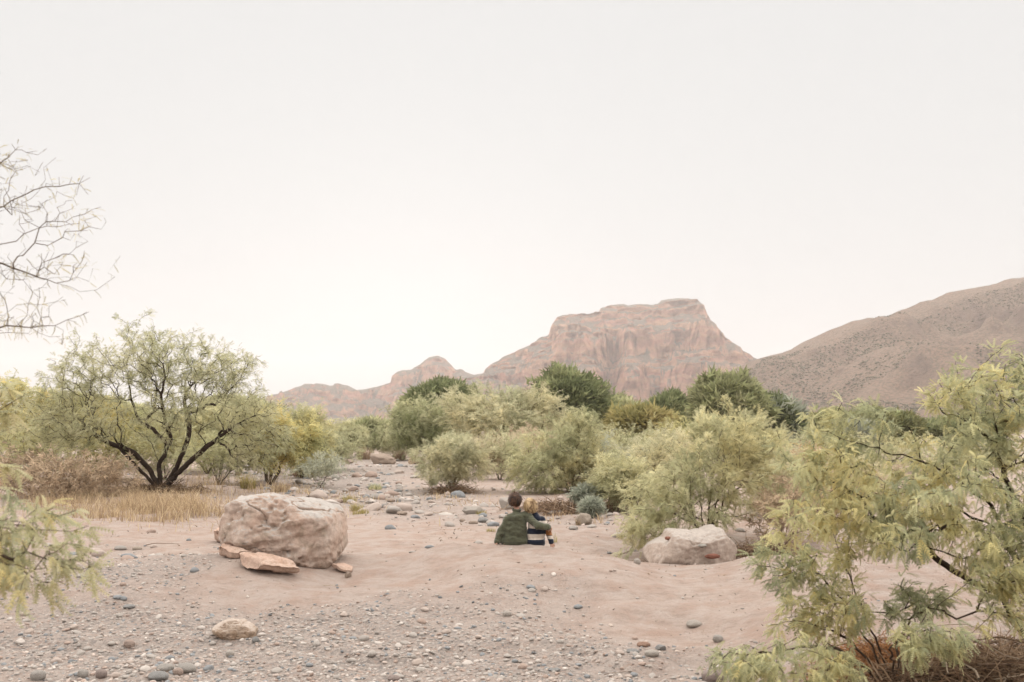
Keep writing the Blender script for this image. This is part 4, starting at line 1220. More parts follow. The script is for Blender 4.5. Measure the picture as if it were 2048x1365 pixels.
for s_ in [(763, 922, 54, 27, 'brown', 'largest brown boulder at the far end of the wash', 1, 'boulder'), (832, 921, 36, 20, 'red', 'reddish rock half hidden left of the small round shrub', 2, 'rock'), (692, 921, 28, 12, 'pink', 'low pinkish rock left of the far brown boulder', 3, 'rock'),
           (600, 954, 36, 15, 'red', 'rusty flat rock below the green shrub on the left bank', 0, 'rock'), (667, 960, 22, 11, 'grey', 'smooth grey oval stone on the left side of the wash', 5, 'stone'),
           (548, 949, 34, 13, 'tan', 'pale flat rock at the right foot of the left mesquite', 1, 'rock'), (752, 1000, 29, 14, 'grey', 'smooth grey brown stone alone on the sand in mid wash', 6, 'stone'), (781, 1005, 17, 8, 'brown', 'dark flat stone right of the smooth grey brown stone', 7, 'stone'),
           (797, 1005, 11, 8, 'slate', 'small slate stone at the end of the stone pair', 8, 'stone'), (795, 987, 17, 9, 'slate', 'rounded slate stone in the gravel left of the round shrub', 5, 'stone'), (762, 1017, 14, 9, 'slate', 'tilted slate stone below the grey brown stone', 2, 'stone'),
           (803, 1031, 22, 9, 'brown', 'low brown stone on the sand left of the children', 7, 'stone'), (946, 1029, 46, 22, 'pale', 'pale blocky rock left of the taller child', 0, 'rock'), (1014, 1020, 34, 30, 'pale', 'pale wedge shaped rock behind the taller child', 1, 'rock'),
           (966, 1046, 21, 11, 'slate', 'smooth slate stone below the pale blocky rock', 6, 'stone'), (946, 1049, 19, 9, 'brown', 'brown oval stone below the pale blocky rock', 5, 'stone'), (925, 1045, 14, 8, 'brown', 'small brown stone, leftmost below the pale blocky rock', 8, 'stone'),
           (1167, 1050, 38, 28, 'tan', 'rounded tan rock right of the children by the driftwood', 3, 'rock'), (1147, 1060, 20, 9, 'grey', 'flat grey stone in front of the rounded tan rock', 7, 'stone'), (1108, 1030, 24, 8, 'grey', 'low grey stone between the smaller child and the driftwood', 6, 'stone'),
           (1275, 1129, 14, 13, 'pale', 'small pale stone at the left foot of the square pale boulder', 5, 'stone'), (1219, 1109, 10, 5, 'slate', 'tiny dark stone left of the boulder shrub', 6, 'stone'), (695, 1160, 14, 15, 'brown', 'small brown stone at the right foot of the biggest boulder', 2, 'stone'),
           (1432, 1366, 52, 26, 'purple', 'purple brown cobble at the bottom edge near the mesquite sprouts', 5, 'stone'), (1390, 1257, 32, 16, 'pale', 'smooth pale cobble on the sand at lower right', 6, 'stone'), (1438, 1285, 22, 14, 'grey', 'grey cobble below the smooth pale cobble', 8, 'stone'),
           (1288, 1295, 28, 11, 'red', 'flat reddish cobble in the right pebbles', 7, 'stone'), (1322, 1302, 22, 11, 'slate', 'slate cobble right of the flat reddish cobble', 2, 'stone'), (1267, 1308, 26, 10, 'slate', 'dark flat cobble below the flat reddish cobble', 6, 'stone'),
           (1305, 1315, 30, 14, 'pale', 'pale cobble below the slate cobble', 5, 'stone'), (238, 1099, 24, 10, 'grey', 'grey stone left of the biggest boulder on the sand', 6, 'stone'), (272, 1098, 20, 9, 'tan', 'tan stone beside the grey stone left of the biggest boulder', 5, 'stone'),
           (71, 1362, 30, 21, 'grey', 'greenish grey cobble on sand at the bottom left corner', 5, 'stone'), (163, 1357, 22, 16, 'grey', 'round grey cobble at bottom left', 8, 'stone'), (199, 1358, 24, 18, 'purple', 'purple grey cobble at bottom left', 5, 'stone'),
           (368, 1347, 40, 20, 'grey', 'large flat grey cobble at the bottom left', 6, 'stone'), (326, 1342, 34, 16, 'grey', 'grey cobble left of the large flat grey cobble', 7, 'stone'), (1014, 1234, 19, 12, 'pale', 'pale round cobble at the top of the centre pebbles', 5, 'stone'),
           (256, 1298, 22, 16, 'pink', 'pink round cobble in the left pebbles', 8, 'stone'), (458, 1315, 18, 13, 'pale', 'white round pebble below the angular tan rock', 5, 'stone'), (510, 1285, 15, 13, 'slate', 'slate cobble under the right end of the angular tan rock', 6, 'stone'),
           (353, 1352, 22, 16, 'pink', 'orange pink cobble beside the large flat grey cobble', 5, 'stone'), (312, 1365, 40, 18, 'slate', 'dark grey cobble cut by the bottom edge', 6, 'stone'), (255, 1219, 24, 8, 'slate', 'flat slate stone in the left pebbles', 7, 'stone'),
           (1110, 1344, 24, 6, 'slate', 'thin slate sliver on the bottom sand', 7, 'stone'), (787, 1363, 26, 12, 'purple', 'purple brown cobble at the bottom edge left of centre', 6, 'stone')]:
    u, v, wp, hp, cc, lab, k, nm = s_
    stone(u, v, wp, hp, cc, lab, k, nm, cat=nm, y0=60 if v < 930 else (30 if v < 1010 else 10), rot=0.25 * math.sin(u * 1.7))

# ---- pebbles: the largest 300 one by one, the rest as gravel
rgp = np.random.default_rng(77)
def sample_pebbles(n, ylo, yhi, smin, smax, pw, keep=1.0):
    y = ylo * (yhi / ylo) ** rgp.random(n)
    x = (rgp.random(n) * 2 - 1) * 0.62 * y
    m = gravel_mask(x, y)
    ok = rgp.random(n) < np.clip(m * 0.85 + 0.022, 0, 1) * keep
    x, y = x[ok], y[ok]
    s = smin + (smax - smin) * rgp.random(len(x)) ** pw
    return x, y, s
A = [sample_pebbles(56000, 6.0, 14, .005, .027, 2.4), sample_pebbles(2400, 6.0, 14, .022, .052, 3.0), sample_pebbles(16000, 13, 75, .025, .11, 3.0), sample_pebbles(1500, 20, 75, .10, .26, 3.5)]
px_ = np.concatenate([a[0] for a in A])
py_ = np.concatenate([a[1] for a in A])
ps_ = np.concatenate([a[2] for a in A])
out_ = (np.hypot(px_ - bc[0], (py_ - 12.75) * 1.2) > 0.95) & (np.hypot(px_ - 2.47, py_ - 13.7) > 0.75)
# keep the big ones from lying in each other
order = np.argsort(-ps_)
px_, py_, ps_, out_ = px_[order], py_[order], ps_[order], out_[order]
cell = {}
keepi = []
for i in range(len(px_)):
    if not out_[i]:
        continue
    g = max(ps_[i] * 1.1, 0.02)
    cs = 0.05 if py_[i] < 14 else 0.25
    key = (int(px_[i] / cs), int(py_[i] / cs), cs)
    hit = False
    if ps_[i] > cs * 0.35:
        for a in (-1, 0, 1):
            for c_ in (-1, 0, 1):
                for j in cell.get((key[0] + a, key[1] + c_, cs), ()):
                    if (px_[i] - px_[j]) ** 2 + (py_[i] - py_[j]) ** 2 < (0.8 * (ps_[i] + ps_[j])) ** 2:
                        hit = True
    if not hit:
        cell.setdefault(key, []).append(i)
        keepi.append(i)
px_, py_, ps_ = px_[keepi], py_[keepi], ps_[keepi]
pz_ = gheight(px_, py_)
u_, v_, d_ = to_pix(np.stack([px_, py_, pz_], -1))
ccode = rgp.choice(5, len(px_), p=[.36, .15, .26, .15, .08])
PCOL = np.array([(.310, .275, .246), (.195, .198, .200), (.350, .285, .246), (.41, .362, .325), (.30, .225, .185)])
PNAME = ['grey', 'slate', 'pink', 'pale', 'rusty']
pcol = PCOL[ccode] * (1 + 0.14 * rgp.normal(size=(len(px_), 1))).clip(.6, 1.4)
app = ps_ / d_
inview = (u_ > 5) & (u_ < 1560) & (v_ < 1360) & (v_ > 900)
single = np.zeros(len(px_), bool)
cand = np.where(inview)[0]
single[cand[np.argsort(-app[cand])[:300]]] = True
peb_mats = [attr_material('pebble_stone', 0.85, 40, 0.25, 0.2)]
peb_shapes = {}
for c in range(5):
    for k in range(3):
        V, F = ico(3)
        P_ = V * (1 + 0.16 * fbm(V[:, 0] * 1.4 + k * 3, V[:, 1] * 1.4, V[:, 2] * 1.4 + c, seed=400 + k, oct=2))[:, None]
        m_ = mesh_np('pebble', P_, [F], col=np.tile(PCOL[c], (len(V), 1)))
        m_.materials.append(peb_mats[0])
        peb_shapes[(c, k)] = m_
MARKS = [(470, 1262, 'the angular tan rock'), (570, 1100, 'the biggest boulder'), (1050, 1088, 'the children'), (1380, 1115, 'the square pale boulder'), (368, 1340, 'the large flat grey cobble'), (1390, 1252, 'the smooth pale cobble'),
         (1288, 1292, 'the flat reddish cobble'), (1014, 1230, 'the pale round cobble'), (1432, 1355, 'the purple brown bottom cobble'), (763, 918, 'the far brown boulder'), (905, 975, 'the small round shrub'), (752, 996, 'the smooth grey brown stone'),
         (946, 1022, 'the pale blocky rock'), (1167, 1042, 'the rounded tan rock'), (667, 957, 'the grey oval stone'), (256, 1292, 'the pink round cobble'), (255, 1215, 'the flat slate stone at left'), (71, 1355, 'the greenish corner cobble'),
         (787, 1358, 'the bottom purple cobble'), (1110, 1340, 'the thin slate sliver'), (238, 1095, 'the grey and tan stone pair'), (695, 1155, 'the lone small brown stone'), (600, 950, 'the rusty flat rock'), (1235, 1350, 'the brown bottom twig'),
         (850, 1210, 'the mound foot at centre left'), (1150, 1270, 'the centre pebble bed'), (640, 1250, 'the sandy strip at lower left')]
def zone(u, v):
    if v < 1010:
        return 'in the stony far wash'
    if v < 1120:
        return 'on the sand around the children'
    if u < 560:
        return 'in the lower left pebble bed'
    if u < 1180:
        return 'in the centre foreground pebble bed'
    return 'in the lower right pebbles'
for i in np.where(single)[0]:
    o = bpy.data.objects.new('pebble', peb_shapes[(int(ccode[i]), int(rgp.integers(3)))])
    COL.objects.link(o)
    s = ps_[i]
    e = rgp.uniform(.62, 1.0)
    hgt = rgp.uniform(.40, .68)
    o.scale = (s, s * e, s * hgt)
    o.rotation_euler = (rgp.normal() * .15, rgp.normal() * .15, rgp.random() * 6.28)
    o.location = (px_[i], py_[i], pz_[i] + s * hgt * 0.25)
    lx_, ly_, ln_ = min(MARKS, key=lambda m: (m[0] - u_[i]) ** 2 + ((m[1] - v_[i]) * 2.2) ** 2)
    du_, dv_ = u_[i] - lx_, (v_[i] - ly_) * 2.2
    side_ = ('right of' if du_ > 0 else 'left of') if abs(du_) > abs(dv_) else ('in front of' if dv_ > 0 else 'behind')
    far_ = 'just ' if math.hypot(du_, dv_) < 60 else ''
    big_ = 'large' if s > .040 * max(1, py_[i] / 14) else ('small' if s < .027 * max(1, py_[i] / 14) else 'middling')
    flat_ = 'flat ' if hgt < .48 else ('round ' if hgt > .6 and e > .8 else '')
    tag(o, '%s %s%s pebble %s%s %s' % (big_, flat_, PNAME[ccode[i]], far_, side_, ln_), 'pebble', 'pebbles %s' % zone(u_[i], v_[i]))
_same = {}
for o in [o for o in COL.objects if o.name.startswith('pebble')]:
    _same.setdefault(o['label'], []).append(o)
for lab_, os_ in _same.items():
    os_.sort(key=lambda o: o.location.y)
    if len(os_) == 2:
        w_ = ['nearer one', 'farther one']
    elif len(os_) == 3:
        w_ = ['nearest one', 'middle one', 'farthest one']
    else:
        w_ = ['nearest one', 'second nearest', 'third nearest', 'fourth nearest', 'fifth nearest', 'sixth nearest', 'seventh nearest', 'eighth nearest'][:len(os_)]
    if len(os_) > 1:
        for o, t_ in zip(os_, w_):
            o['label'] = lab_ + ', ' + t_
def pebble_mass(name, idx, sub, label):
    V, F = ico(sub) if sub else (np.array([[1, 0, 0], [-1, 0, 0], [0, 1, 0], [0, -1, 0], [0, 0, 1]], float), np.array([[0, 2, 4], [2, 1, 4], [1, 3, 4], [3, 0, 4]]))
    n = len(idx)
    s = ps_[idx]
    e = rgp.uniform(.6, 1.0, n)
    hg = rgp.uniform(.38, .7, n)
    a = rgp.random(n) * 6.28
    jit = 1 + 0.22 * (rgp.random((n, len(V))) - .5)
    W = V[None] * jit[..., None] * np.stack([s, s * e, s * hg], -1)[:, None]
    ca, sa = np.cos(a)[:, None], np.sin(a)[:, None]
    tl = rgp.normal(size=(n, 1)) * .2
    Wz = W[..., 2] + W[..., 0] * tl
    VV = np.stack([W[..., 0] * ca - W[..., 1] * sa + px_[idx][:, None], W[..., 0] * sa + W[..., 1] * ca + py_[idx][:, None], Wz + (pz_[idx] + s * hg * .15)[:, None]], -1)
    FF = F[None] + (np.arange(n) * len(V))[:, None, None]
    o = obj(name, mesh_np(name, VV.reshape(-1, 3), [FF.reshape(-1, 3)], col=np.repeat(pcol[idx], len(V), 0)), peb_mats[0])
    tag(o, label, None, None, 'stuff')
rest = np.where(~single & (u_ > -60) & (u_ < 2110) & (v_ < 1480))[0]
bigr = rest[app[rest] > 0.0026]
smallr = rest[(app[rest] <= 0.0026) & (app[rest] > 0.0013)]
tinyr = rest[app[rest] <= 0.0013]
pebble_mass('gravel', bigr, 2, 'rounded grey and pink gravel spread over the wash')
pebble_mass('fine_gravel', smallr, 1, 'fine gravel strewn over the sand of the wash')
pebble_mass('grit', tinyr, 0, 'tiny grit strewn over the sand of the wash')
print('PEBBLES', len(px_), single.sum(), len(bigr), len(smallr))

# ------------------------------------------------------------------ dry grass, brush and driftwood
def blades(rg, P_, h, w, lean, cols, nseg=3):
    n = len(P_)
    a = rg.random(n) * 6.28
    ln = lean * (0.3 + rg.random(n))
    side = np.stack([-np.sin(a), np.cos(a), 0 * a], -1)
    fw = np.stack([np.cos(a), np.sin(a), 0 * a], -1)
    rows = []
    for k in range(nseg + 1):
        t = k / nseg
        c = P_ + fw * (ln * t * t * h)[:, None] + np.array([0, 0, 1.0]) * (h * (t - 0.25 * ln * t * t))[:, None]
        ww = (w * (1 - 0.85 * t))[:, None]
        rows += [c - side * ww, c + side * ww]
    V = np.stack(rows, 1)
    F = np.array([[2 * k, 2 * k + 1, 2 * k + 3, 2 * k + 2] for k in range(nseg)])
    FF = F[None] + (np.arange(n) * V.shape[1])[:, None, None]
    col = np.repeat(np.asarray(cols)[rg.integers(0, len(cols), n)] * (0.8 + 0.4 * rg.random((n, 1))), V.shape[1], 0)
    return V.reshape(-1, 3), FF.reshape(-1, 4), col
STRAW = [(0.52, 0.40, 0.255), (0.44, 0.33, 0.205), (0.58, 0.455, 0.30), (0.36, 0.26, 0.165), (0.28, 0.20, 0.13)]
rgg = np.random.default_rng(88)
# straw under the left tree
def grass_bed(name, patches, n, hmin, hmax, label, cols=STRAW, wd=0.006, lean=0.9):
    Ps = []
    for (u0, u1, v0, v1, wt) in patches:
        k = int(n * wt)
        a, c_ = ground_at((u0 + u1) / 2, v1, 20), ground_at((u0 + u1) / 2, v0, 24)
        y = (a[1] + c_[1]) / 2 + (c_[1] - a[1]) * .33 * rgg.normal(size=k)
        x = np.array([float(pix(u, 900, yy)[0]) for u, yy in zip((u0 + u1) / 2 + (u1 - u0) * .30 * rgg.normal(size=k), y)])
        ok = fbm(x / .55, y / .55, seed=91, oct=3) > -0.05 + rgg.random(k) * .35 - .2
        Ps.append(np.stack([x[ok], y[ok], gheight(x[ok], y[ok])], -1))
    P_ = np.concatenate(Ps)
    h = rgg.uniform(hmin, hmax, len(P_)) * np.clip(.75 + .55 * fbm(P_[:, 0] / .4, P_[:, 1] / .4, seed=93, oct=2), .3, 1.5)
    V, F, c = blades(rgg, P_, h, np.full(len(P_), wd) * rgg.uniform(.6, 1.4, len(P_)), lean, cols)
    o = obj(name, mesh_np(name, V, [F], smooth=False, col=c), grass_mat)
    tag(o, label, None, None, 'stuff')
grass_bed('dry_grass', [(180, 455, 1000, 1042, .55), (60, 330, 985, 1015, .35), (370, 460, 960, 1000, .1), (440, 600, 965, 985, .06), (20, 160, 985, 1030, .08)], 13000, .18, .52, 'straw coloured dry grass under the dark limbed mesquite')
grass_bed('sparse_grass', [(480, 640, 975, 995, .25), (640, 780, 995, 1025, .12), (560, 700, 985, 1000, .12), (1080, 1240, 1030, 1050, .15), (700, 830, 900, 925, .3), (830, 1000, 985, 1012, .2)], 2600, .06, .20, 'sparse dry grass between the stones of the wash', wd=0.008)
def tuft(u, v, w_px, h_px, n, label, cols=STRAW, name='grass_tuft', y0=20, lean=.7):
    G = ground_at(u, v, y0)
    s = G[1] / FPX
    r = np.clip(rgg.normal(size=(n, 2)), -1.6, 1.6) * w_px * s * .20
    P_ = np.stack([r[:, 0], r[:, 1], gheight(G[0] + r[:, 0], G[1] + r[:, 1]) - G[2]], -1)
    V, F, c = blades(rgg, P_, rgg.uniform(.5, 1.1, n) * h_px * s, np.full(n, .0045 * max(1, G[1] / 16)), lean, cols)
    o = obj(name, mesh_np(name, V, [F], smooth=False, col=c), grass_mat)
    o.location = G
    tag(o, label, 'grass', 'single grass tufts of the wash')
YG = [(0.36, 0.30, 0.12), (0.30, 0.26, 0.11), (0.40, 0.32, 0.15)]
PINKG = [(0.42, 0.31, 0.22), (0.36, 0.26, 0.18), (0.46, 0.35, 0.26)]
for a in [(698, 1005, 40, 16, 160, 'straw tuft on the left sand of the wash above the biggest boulder', YG), (712, 1022, 36, 18, 140, 'yellow tuft above the right end of the biggest boulder', YG), (722, 1028, 44, 12, 120, 'greenish low tuft right of the biggest boulder', YG),
          (750, 980, 36, 16, 120, 'thin green tuft left of the smooth grey brown stone', SAGE), (495, 978, 40, 34, 200, 'tall yellow tuft behind the left end of the biggest boulder', YG), (560, 985, 50, 22, 160, 'golden tuft behind the biggest boulder', STRAW),
          (962, 1030, 30, 10, 90, 'yellow tuft at the foot of the pale blocky rock', YG), (1160, 1050, 24, 16, 110, 'dry tuft against the rounded tan rock', STRAW), (728, 919, 34, 26, 260, 'pink feathery tuft left of the far brown boulder', PINKG), (800, 921, 30, 24, 240, 'pink feathery tuft right of the far brown boulder', PINKG),
          (982, 1065, 26, 10, 60, 'small yellow tuft left of the taller child', YG), (1106, 1085, 22, 22, 26, 'wispy tuft beside the hand of the smaller child', YG)]:
    tuft(*a)

# leaf litter and bark crumbs strewn over the sand
nl = 9000
ly = 6.0 * (40 / 6.0) ** rgg.random(nl)
lx = (rgg.random(nl) * 2 - 1) * .6 * ly
lk = fbm(lx / 1.1, ly / 1.1, seed=151, oct=3) + 0.5 * (lx > 1.5) > rgg.random(nl) * 1.1 - .35
lx, ly = lx[lk], ly[lk]
lp = np.stack([lx, ly, gheight(lx, ly) + .006], -1)
la = rgg.random(len(lx)) * 6.28
ld = np.stack([np.cos(la), np.sin(la), rgg.normal(size=len(lx)) * .12], -1)
lsz = rgg.uniform(.008, .035, len(lx)) * np.clip(ly / 10, .8, 2)
V_, F_ = tmpl_clump(1, 0.28, 1)
lc = np.array([(.13, .09, .065), (.20, .14, .095), (.27, .19, .12), (.09, .07, .055)])[rgg.integers(0, 4, len(lx))]
o = obj('leaf_litter', leaves_mesh('leaf_litter', (V_, F_), lp, ld, lsz, lc, rgg), grass_mat)
tag(o, 'brown leaf litter and bark crumbs strewn over the sand', None, None, 'stuff')

def stick_mesh(rg, L, r, bend=0.12, k=4):
    t = np.linspace(0, 1, 6)
    c = np.stack([(t - .5) * L, bend * L * np.sin(t * 3 + rg.random() * 3) + rg.normal(size=6) * .015 * L, rg.normal(size=6) * .02 * L + bend * .4 * L * np.sin(t * 2.5)], -1)
    a = np.arange(k) * 2 * math.pi / k
    rr = r * (1 - .55 * t)
    V = np.stack([np.stack([c[i, 0] + 0 * a, c[i, 1] + rr[i] * np.cos(a), c[i, 2] + rr[i] * np.sin(a)], -1) for i in range(6)])
    i = np.arange(6 * k).reshape(6, k)
    F = np.stack([i[:-1], np.roll(i, -1, 1)[:-1], np.roll(i, -1, 1)[1:], i[1:]], -1).reshape(-1, 4)
    return V.reshape(-1, 3), F
rgs = np.random.default_rng(99)
stick_shapes = [stick_mesh(rgs, 1.0, .012, b_) for b_ in (.03, .06, .1, .15, .2)]
stick_meshes = []
for V, F in stick_shapes:
    m_ = mesh_np('stick', V, [F])
    stick_meshes.append(m_)
pale_stick = bark_material('bleached_wood', (0.32, 0.24, 0.175), (0.46, 0.37, 0.28))
dark_stick = bark_material('brown_wood', (0.13, 0.085, 0.055), (0.24, 0.165, 0.115))
stick_kinds = []
for m_ in stick_meshes:
    for mt in (pale_stick, dark_stick):
        c_ = m_.copy()
        c_.materials.append(mt)
        stick_kinds.append(c_)
def pile(c, rx, ry, hz, nstick, nfine, L, label, name='driftwood_pile', seed=0, cols=None):
    rg = np.random.default_rng(seed)
    root = empty(name, c)
    tag(root, label, 'driftwood')
    for i in range(nstick):
        o = bpy.data.objects.new('stick', stick_kinds[int(rg.integers(len(stick_kinds)))])
        COL.objects.link(o)
        o.parent = root
        x, y = rg.normal(size=2) * .45
        hh = hz * max(0, 1 - .5 * (x * x + y * y))
        gx, gy = c[0] + x * rx, c[1] + y * ry
        o.location = (x * rx, y * ry, float(gheight(gx, gy)) - c[2] + .02 + hh * rg.random())
        l = L * rg.uniform(.45, 1.2)
        o.scale = (l, l, l)
        o.rotation_euler = (rg.random() * 6, rg.normal() * .35, rg.random() * 6.28)
    n = nfine
    q = rg.normal(size=(n, 2)) * .42
    hh = hz * np.maximum(0, 1 - .5 * (q ** 2).sum(1))
    P_ = np.stack([q[:, 0] * rx, q[:, 1] * ry, gheight(c[0] + q[:, 0] * rx, c[1] + q[:, 1] * ry) - c[2] + hh * rg.random(n) * .8], -1)
    d = unit(np.stack([rg.normal(size=n), rg.normal(size=n), rg.normal(size=n) * .45], -1))
    l = L * rg.uniform(.15, .5, n)
    s = unit(np.cross(d, rg.normal(size=(n, 3))))
    w_ = (L * .006) * rg.uniform(.6, 1.8, n)[:, None]
    mid_ = P_ + d * l[:, None] * .5 + rg.normal(size=(n, 3)) * l[:, None] * .06
    V = np.stack([P_ - s * w_, P_ + s * w_, mid_ + s * w_, mid_ - s * w_, P_ + d * l[:, None] + s * w_ * .3, P_ + d * l[:, None] - s * w_ * .3], 1)
    F = np.array([[0, 1, 2, 3], [3, 2, 4, 5]])
    FF = F[None] + (np.arange(n) * 6)[:, None, None]
    cl = np.asarray(cols or [(.20, .13, .085), (.29, .20, .13), (.12, .08, .055), (.36, .26, .18)])
    col = np.repeat(cl[rg.integers(0, len(cl), n)], 6, 0)
    o = obj('fine_brush', mesh_np('fine_brush', V.reshape(-1, 3), [FF.reshape(-1, 4)], smooth=False, col=col), grass_mat, root)
    o['kind'] = 'stuff'
    return root
G = ground_at(1120, 1025, 18)
pile(G, 1.0, .8, .22, 34, 1500, .75, 'tangled driftwood and dry stalks behind the smaller child', seed=1)
G = ground_at(1215, 1020, 18)
pile(G, .45, .5, .20, 22, 900, .6, 'small driftwood heap left of the boulder shrub', seed=2)
G = ground_at(905, 984, 25)
pile(G, .75, .6, .25, 24, 700, .8, 'dead branches under the small round shrub', seed=3)
pile(on_ground(3.55, 14.1), .65, .45, .28, 34, 1500, .55, 'brown dead brush at the right end of the square pale boulder', seed=4)
pile(on_ground(3.0, 6.55), 1.0, .45, .42, 90, 4200, .65, 'grey brown dead branches in the bottom right corner', seed=5)
pile(on_ground(2.7, 7.4), .6, .5, .26, 22, 2600, .42, 'rust brown dry litter under the right mesquite sprouts', seed=6, cols=[(.34, .17, .075), (.28, .14, .07), (.40, .22, .11), (.2, .11, .06)])
pile(on_ground(3.7, 7.3), .7, .5, .28, 34, 2200, .5, 'dark dead twigs at the foot of the right mesquite', seed=7)
G = ground_at(1175, 975, 24)
pile(G, 1.1, .8, .3, 26, 1300, .7, 'reddish brown brush under the wide pale shrub', seed=8, cols=[(.30, .16, .09), (.24, .13, .08), (.34, .22, .14)])
G = ground_at(325, 985, 25)
pile(G, 1.3, .8, .22, 34, 1700, .8, 'dead brush heaped round the foot of the left mesquite', seed=9, cols=[(.16, .10, .065), (.24, .16, .10), (.10, .07, .045)])
for u, v, L, rot, mk, lab in [(165, 1012, .9, .2, 1, 'dark fallen branch on the sand left of the straw'), (155, 1004, .6, -.15, 0, 'bleached fallen stick beside the dark fallen branch'), (150, 1055, .4, .1, 1, 'short dark stick on the left sand'),
                              (1235, 1352, .24, .45, 1, 'brown twig on the sand near the bottom edge'), (1212, 1330, .12, 1.0, 1, 'tiny upright twig in the right sand'), (325, 1093, .5, .05, 1, 'thin reddish twig on sand left of the biggest boulder'),
                              (1255, 1110, .75, .9, 0, 'grey stick leaning out of the boulder shrub'), (665, 1178, .35, -.7, 0, 'bent grey twig below the biggest boulder'), (890, 1030, .6, -.5, 0, 'bleached stick in the wash left of the pale blocky rock')]:
    G = ground_at(u, v, 12)
    o = obj('fallen_twig', stick_kinds[2 * (len(lab) % 5) + mk])
    o.location = G + np.array([0, 0, .02])
    o.scale = (L, L, L)
    o.rotation_euler = (0, -.15 if L > .7 and mk == 0 else 0, rot)
    tag(o, lab, 'twig', 'fallen twigs')
# dry brown brush left
mid((150, 985), 24.5, [(40, 200, 905, 1000, 0, 1.0), (150, 275, 915, 990, .3, .9), (-20, 90, 900, 990, .5, .9)], 95, 'dry_shrub', 'tangled brown dry brush left of the dark limbed mesquite', 'shrub', DRY, 5200, 620, stems=14, size=(0.05, 0.11), tm=CLUMP, step=0.13, tip=0.004, rmax=0.02, spread=0.06, bark=bark_dry, droop=0.0)
mid((1560, 1065), 14.6, [(1500, 1620, 960, 1080, 0, .5), (1560, 1680, 940, 1040, .6, .5)], 96, 'dry_shrub', 'tan dry weed shrub right of the square pale boulder', 'shrub', DRY, 3600, 300, stems=12, size=(0.03, 0.07), tm=CLUMP, step=0.07, tip=0.002, rmax=0.012, spread=0.03, bark=bark_dry, droop=0.0)
# ------------------------------------------------------------------ the two children
def capsule(bm, a, b, ra, rb, seg=14):
    a, b = Vector(a), Vector(b)
    n = 6
    d = b - a
    L = max(d.length, 1e-4)
    q = Vector((0, 0, 1)).rotation_difference(d.normalized()).to_matrix().to_4x4()
    prof = []
    for k in range(n + 1):
        t = -math.pi / 2 + (math.pi / 2) * k / n
        prof.append((ra * math.cos(t), ra * math.sin(t)))
    for k in range(n + 1):
        t = (math.pi / 2) * k / n
        prof.append((rb * math.cos(t), L + rb * math.sin(t)))
    rings = []
    for r, z in prof:
        if r < 1e-5:
            rings.append([bm.verts.new(a + (q @ Vector((0, 0, z))))])
        else:
            rings.append([bm.verts.new(a + (q @ Vector((r * math.cos(2 * math.pi * j / seg), r * math.sin(2 * math.pi * j / seg), z)))) for j in range(seg)])
    for r0, r1 in zip(rings[:-1], rings[1:]):
        for j in range(seg):
            j2 = (j + 1) % seg
            vs_ = ([r0[0]] if len(r0) == 1 else [r0[j], r0[j2]]) + ([r1[0]] if len(r1) == 1 else [r1[j2], r1[j]])
            bm.faces.new(vs_)

def blob(bm, c, r, rot=(0, 0, 0)):
    V, F = ico(4)
    from mathutils import Euler
    M = Euler(rot).to_matrix()
    vs_ = [bm.verts.new(Vector(c) + M @ Vector((v[0] * r[0], v[1] * r[1], v[2] * r[2]))) for v in V]
    for f in F:
        bm.faces.new([vs_[i] for i in f])

def fuse(name, bm, voxel, smooth=6, fn=None):
    """melt overlapping volumes into one continuous surface"""
    me_ = bpy.data.meshes.new(name)
    bm.to_mesh(me_)
    bm.free()
    o = bpy.data.objects.new(name, me_)
    COL.objects.link(o)
    m = o.modifiers.new('r', 'REMESH')
    m.mode = 'VOXEL'
    m.voxel_size = voxel
    m2 = o.modifiers.new('s', 'SMOOTH')
    m2.iterations = smooth
    m2.factor = 0.5
    dg = bpy.context.evaluated_depsgraph_get()
    dg.update()
    out = bpy.data.meshes.new_from_object(o.evaluated_get(dg))
    bpy.data.objects.remove(o)
    n = len(out.vertices)
    co = np.zeros(n * 3)
    out.vertices.foreach_get('co', co)
    co = co.reshape(-1, 3)
    nn = np.zeros(n * 3)
    out.vertices.foreach_get('normal', nn)
    nn = nn.reshape(-1, 3)
    if fn is not None:
        co2 = fn(co, nn)
        out.vertices.foreach_set('co', co2.ravel().astype(np.float32))
        out.update()
    out.polygons.foreach_set('use_smooth', np.ones(len(out.polygons), bool))
    out.name = name
    return out, co

def fattr(me_, name, val):
    a = me_.attributes.new(name, 'FLOAT', 'POINT')
    a.data.foreach_set('value', np.ascontiguousarray(val, np.float32))

def skin_material(name, c):
    b = NB(name)
    n = b.noise(60, 3)
    p = b.surf(b.ramp(n, [(0.3, tuple(0.92 * np.asarray(c))), (0.7, tuple(1.06 * np.asarray(c)))]), 0.55, None, 0.4)
    for nd in b.t.nodes:
        if nd.bl_idname == 'ShaderNodeBsdfPrincipled':
            nd.inputs['Subsurface Weight'].default_value = 0.12
            nd.inputs['Subsurface Radius'].default_value = (0.02, 0.008, 0.004)
    return p
def cloth_material(name, color_fn, weave=900, wrinkle=0.35):
    b = NB(name)
    n1 = b.noise(9, 5, 0.6)
    wv = b.noise(weave * .3, 2, 0.5)
    c = color_fn(b)
    c = b.mix(1.0, c, b.ramp(n1, [(0.3, 0.74), (0.7, 1.2)]), 'MULTIPLY')
    nb = b.bump(n1, wrinkle, 0.03)
    nb = b.bump(wv, 0.35, 0.002, nb)
    p = b.surf(c, 0.92, nb, 0.15)
    for nd in b.t.nodes:
        if nd.bl_idname == 'ShaderNodeBsdfPrincipled':
            nd.inputs['Sheen Weight'].default_value = 0.25
            nd.inputs['Sheen Roughness'].default_value = 0.5
    return p
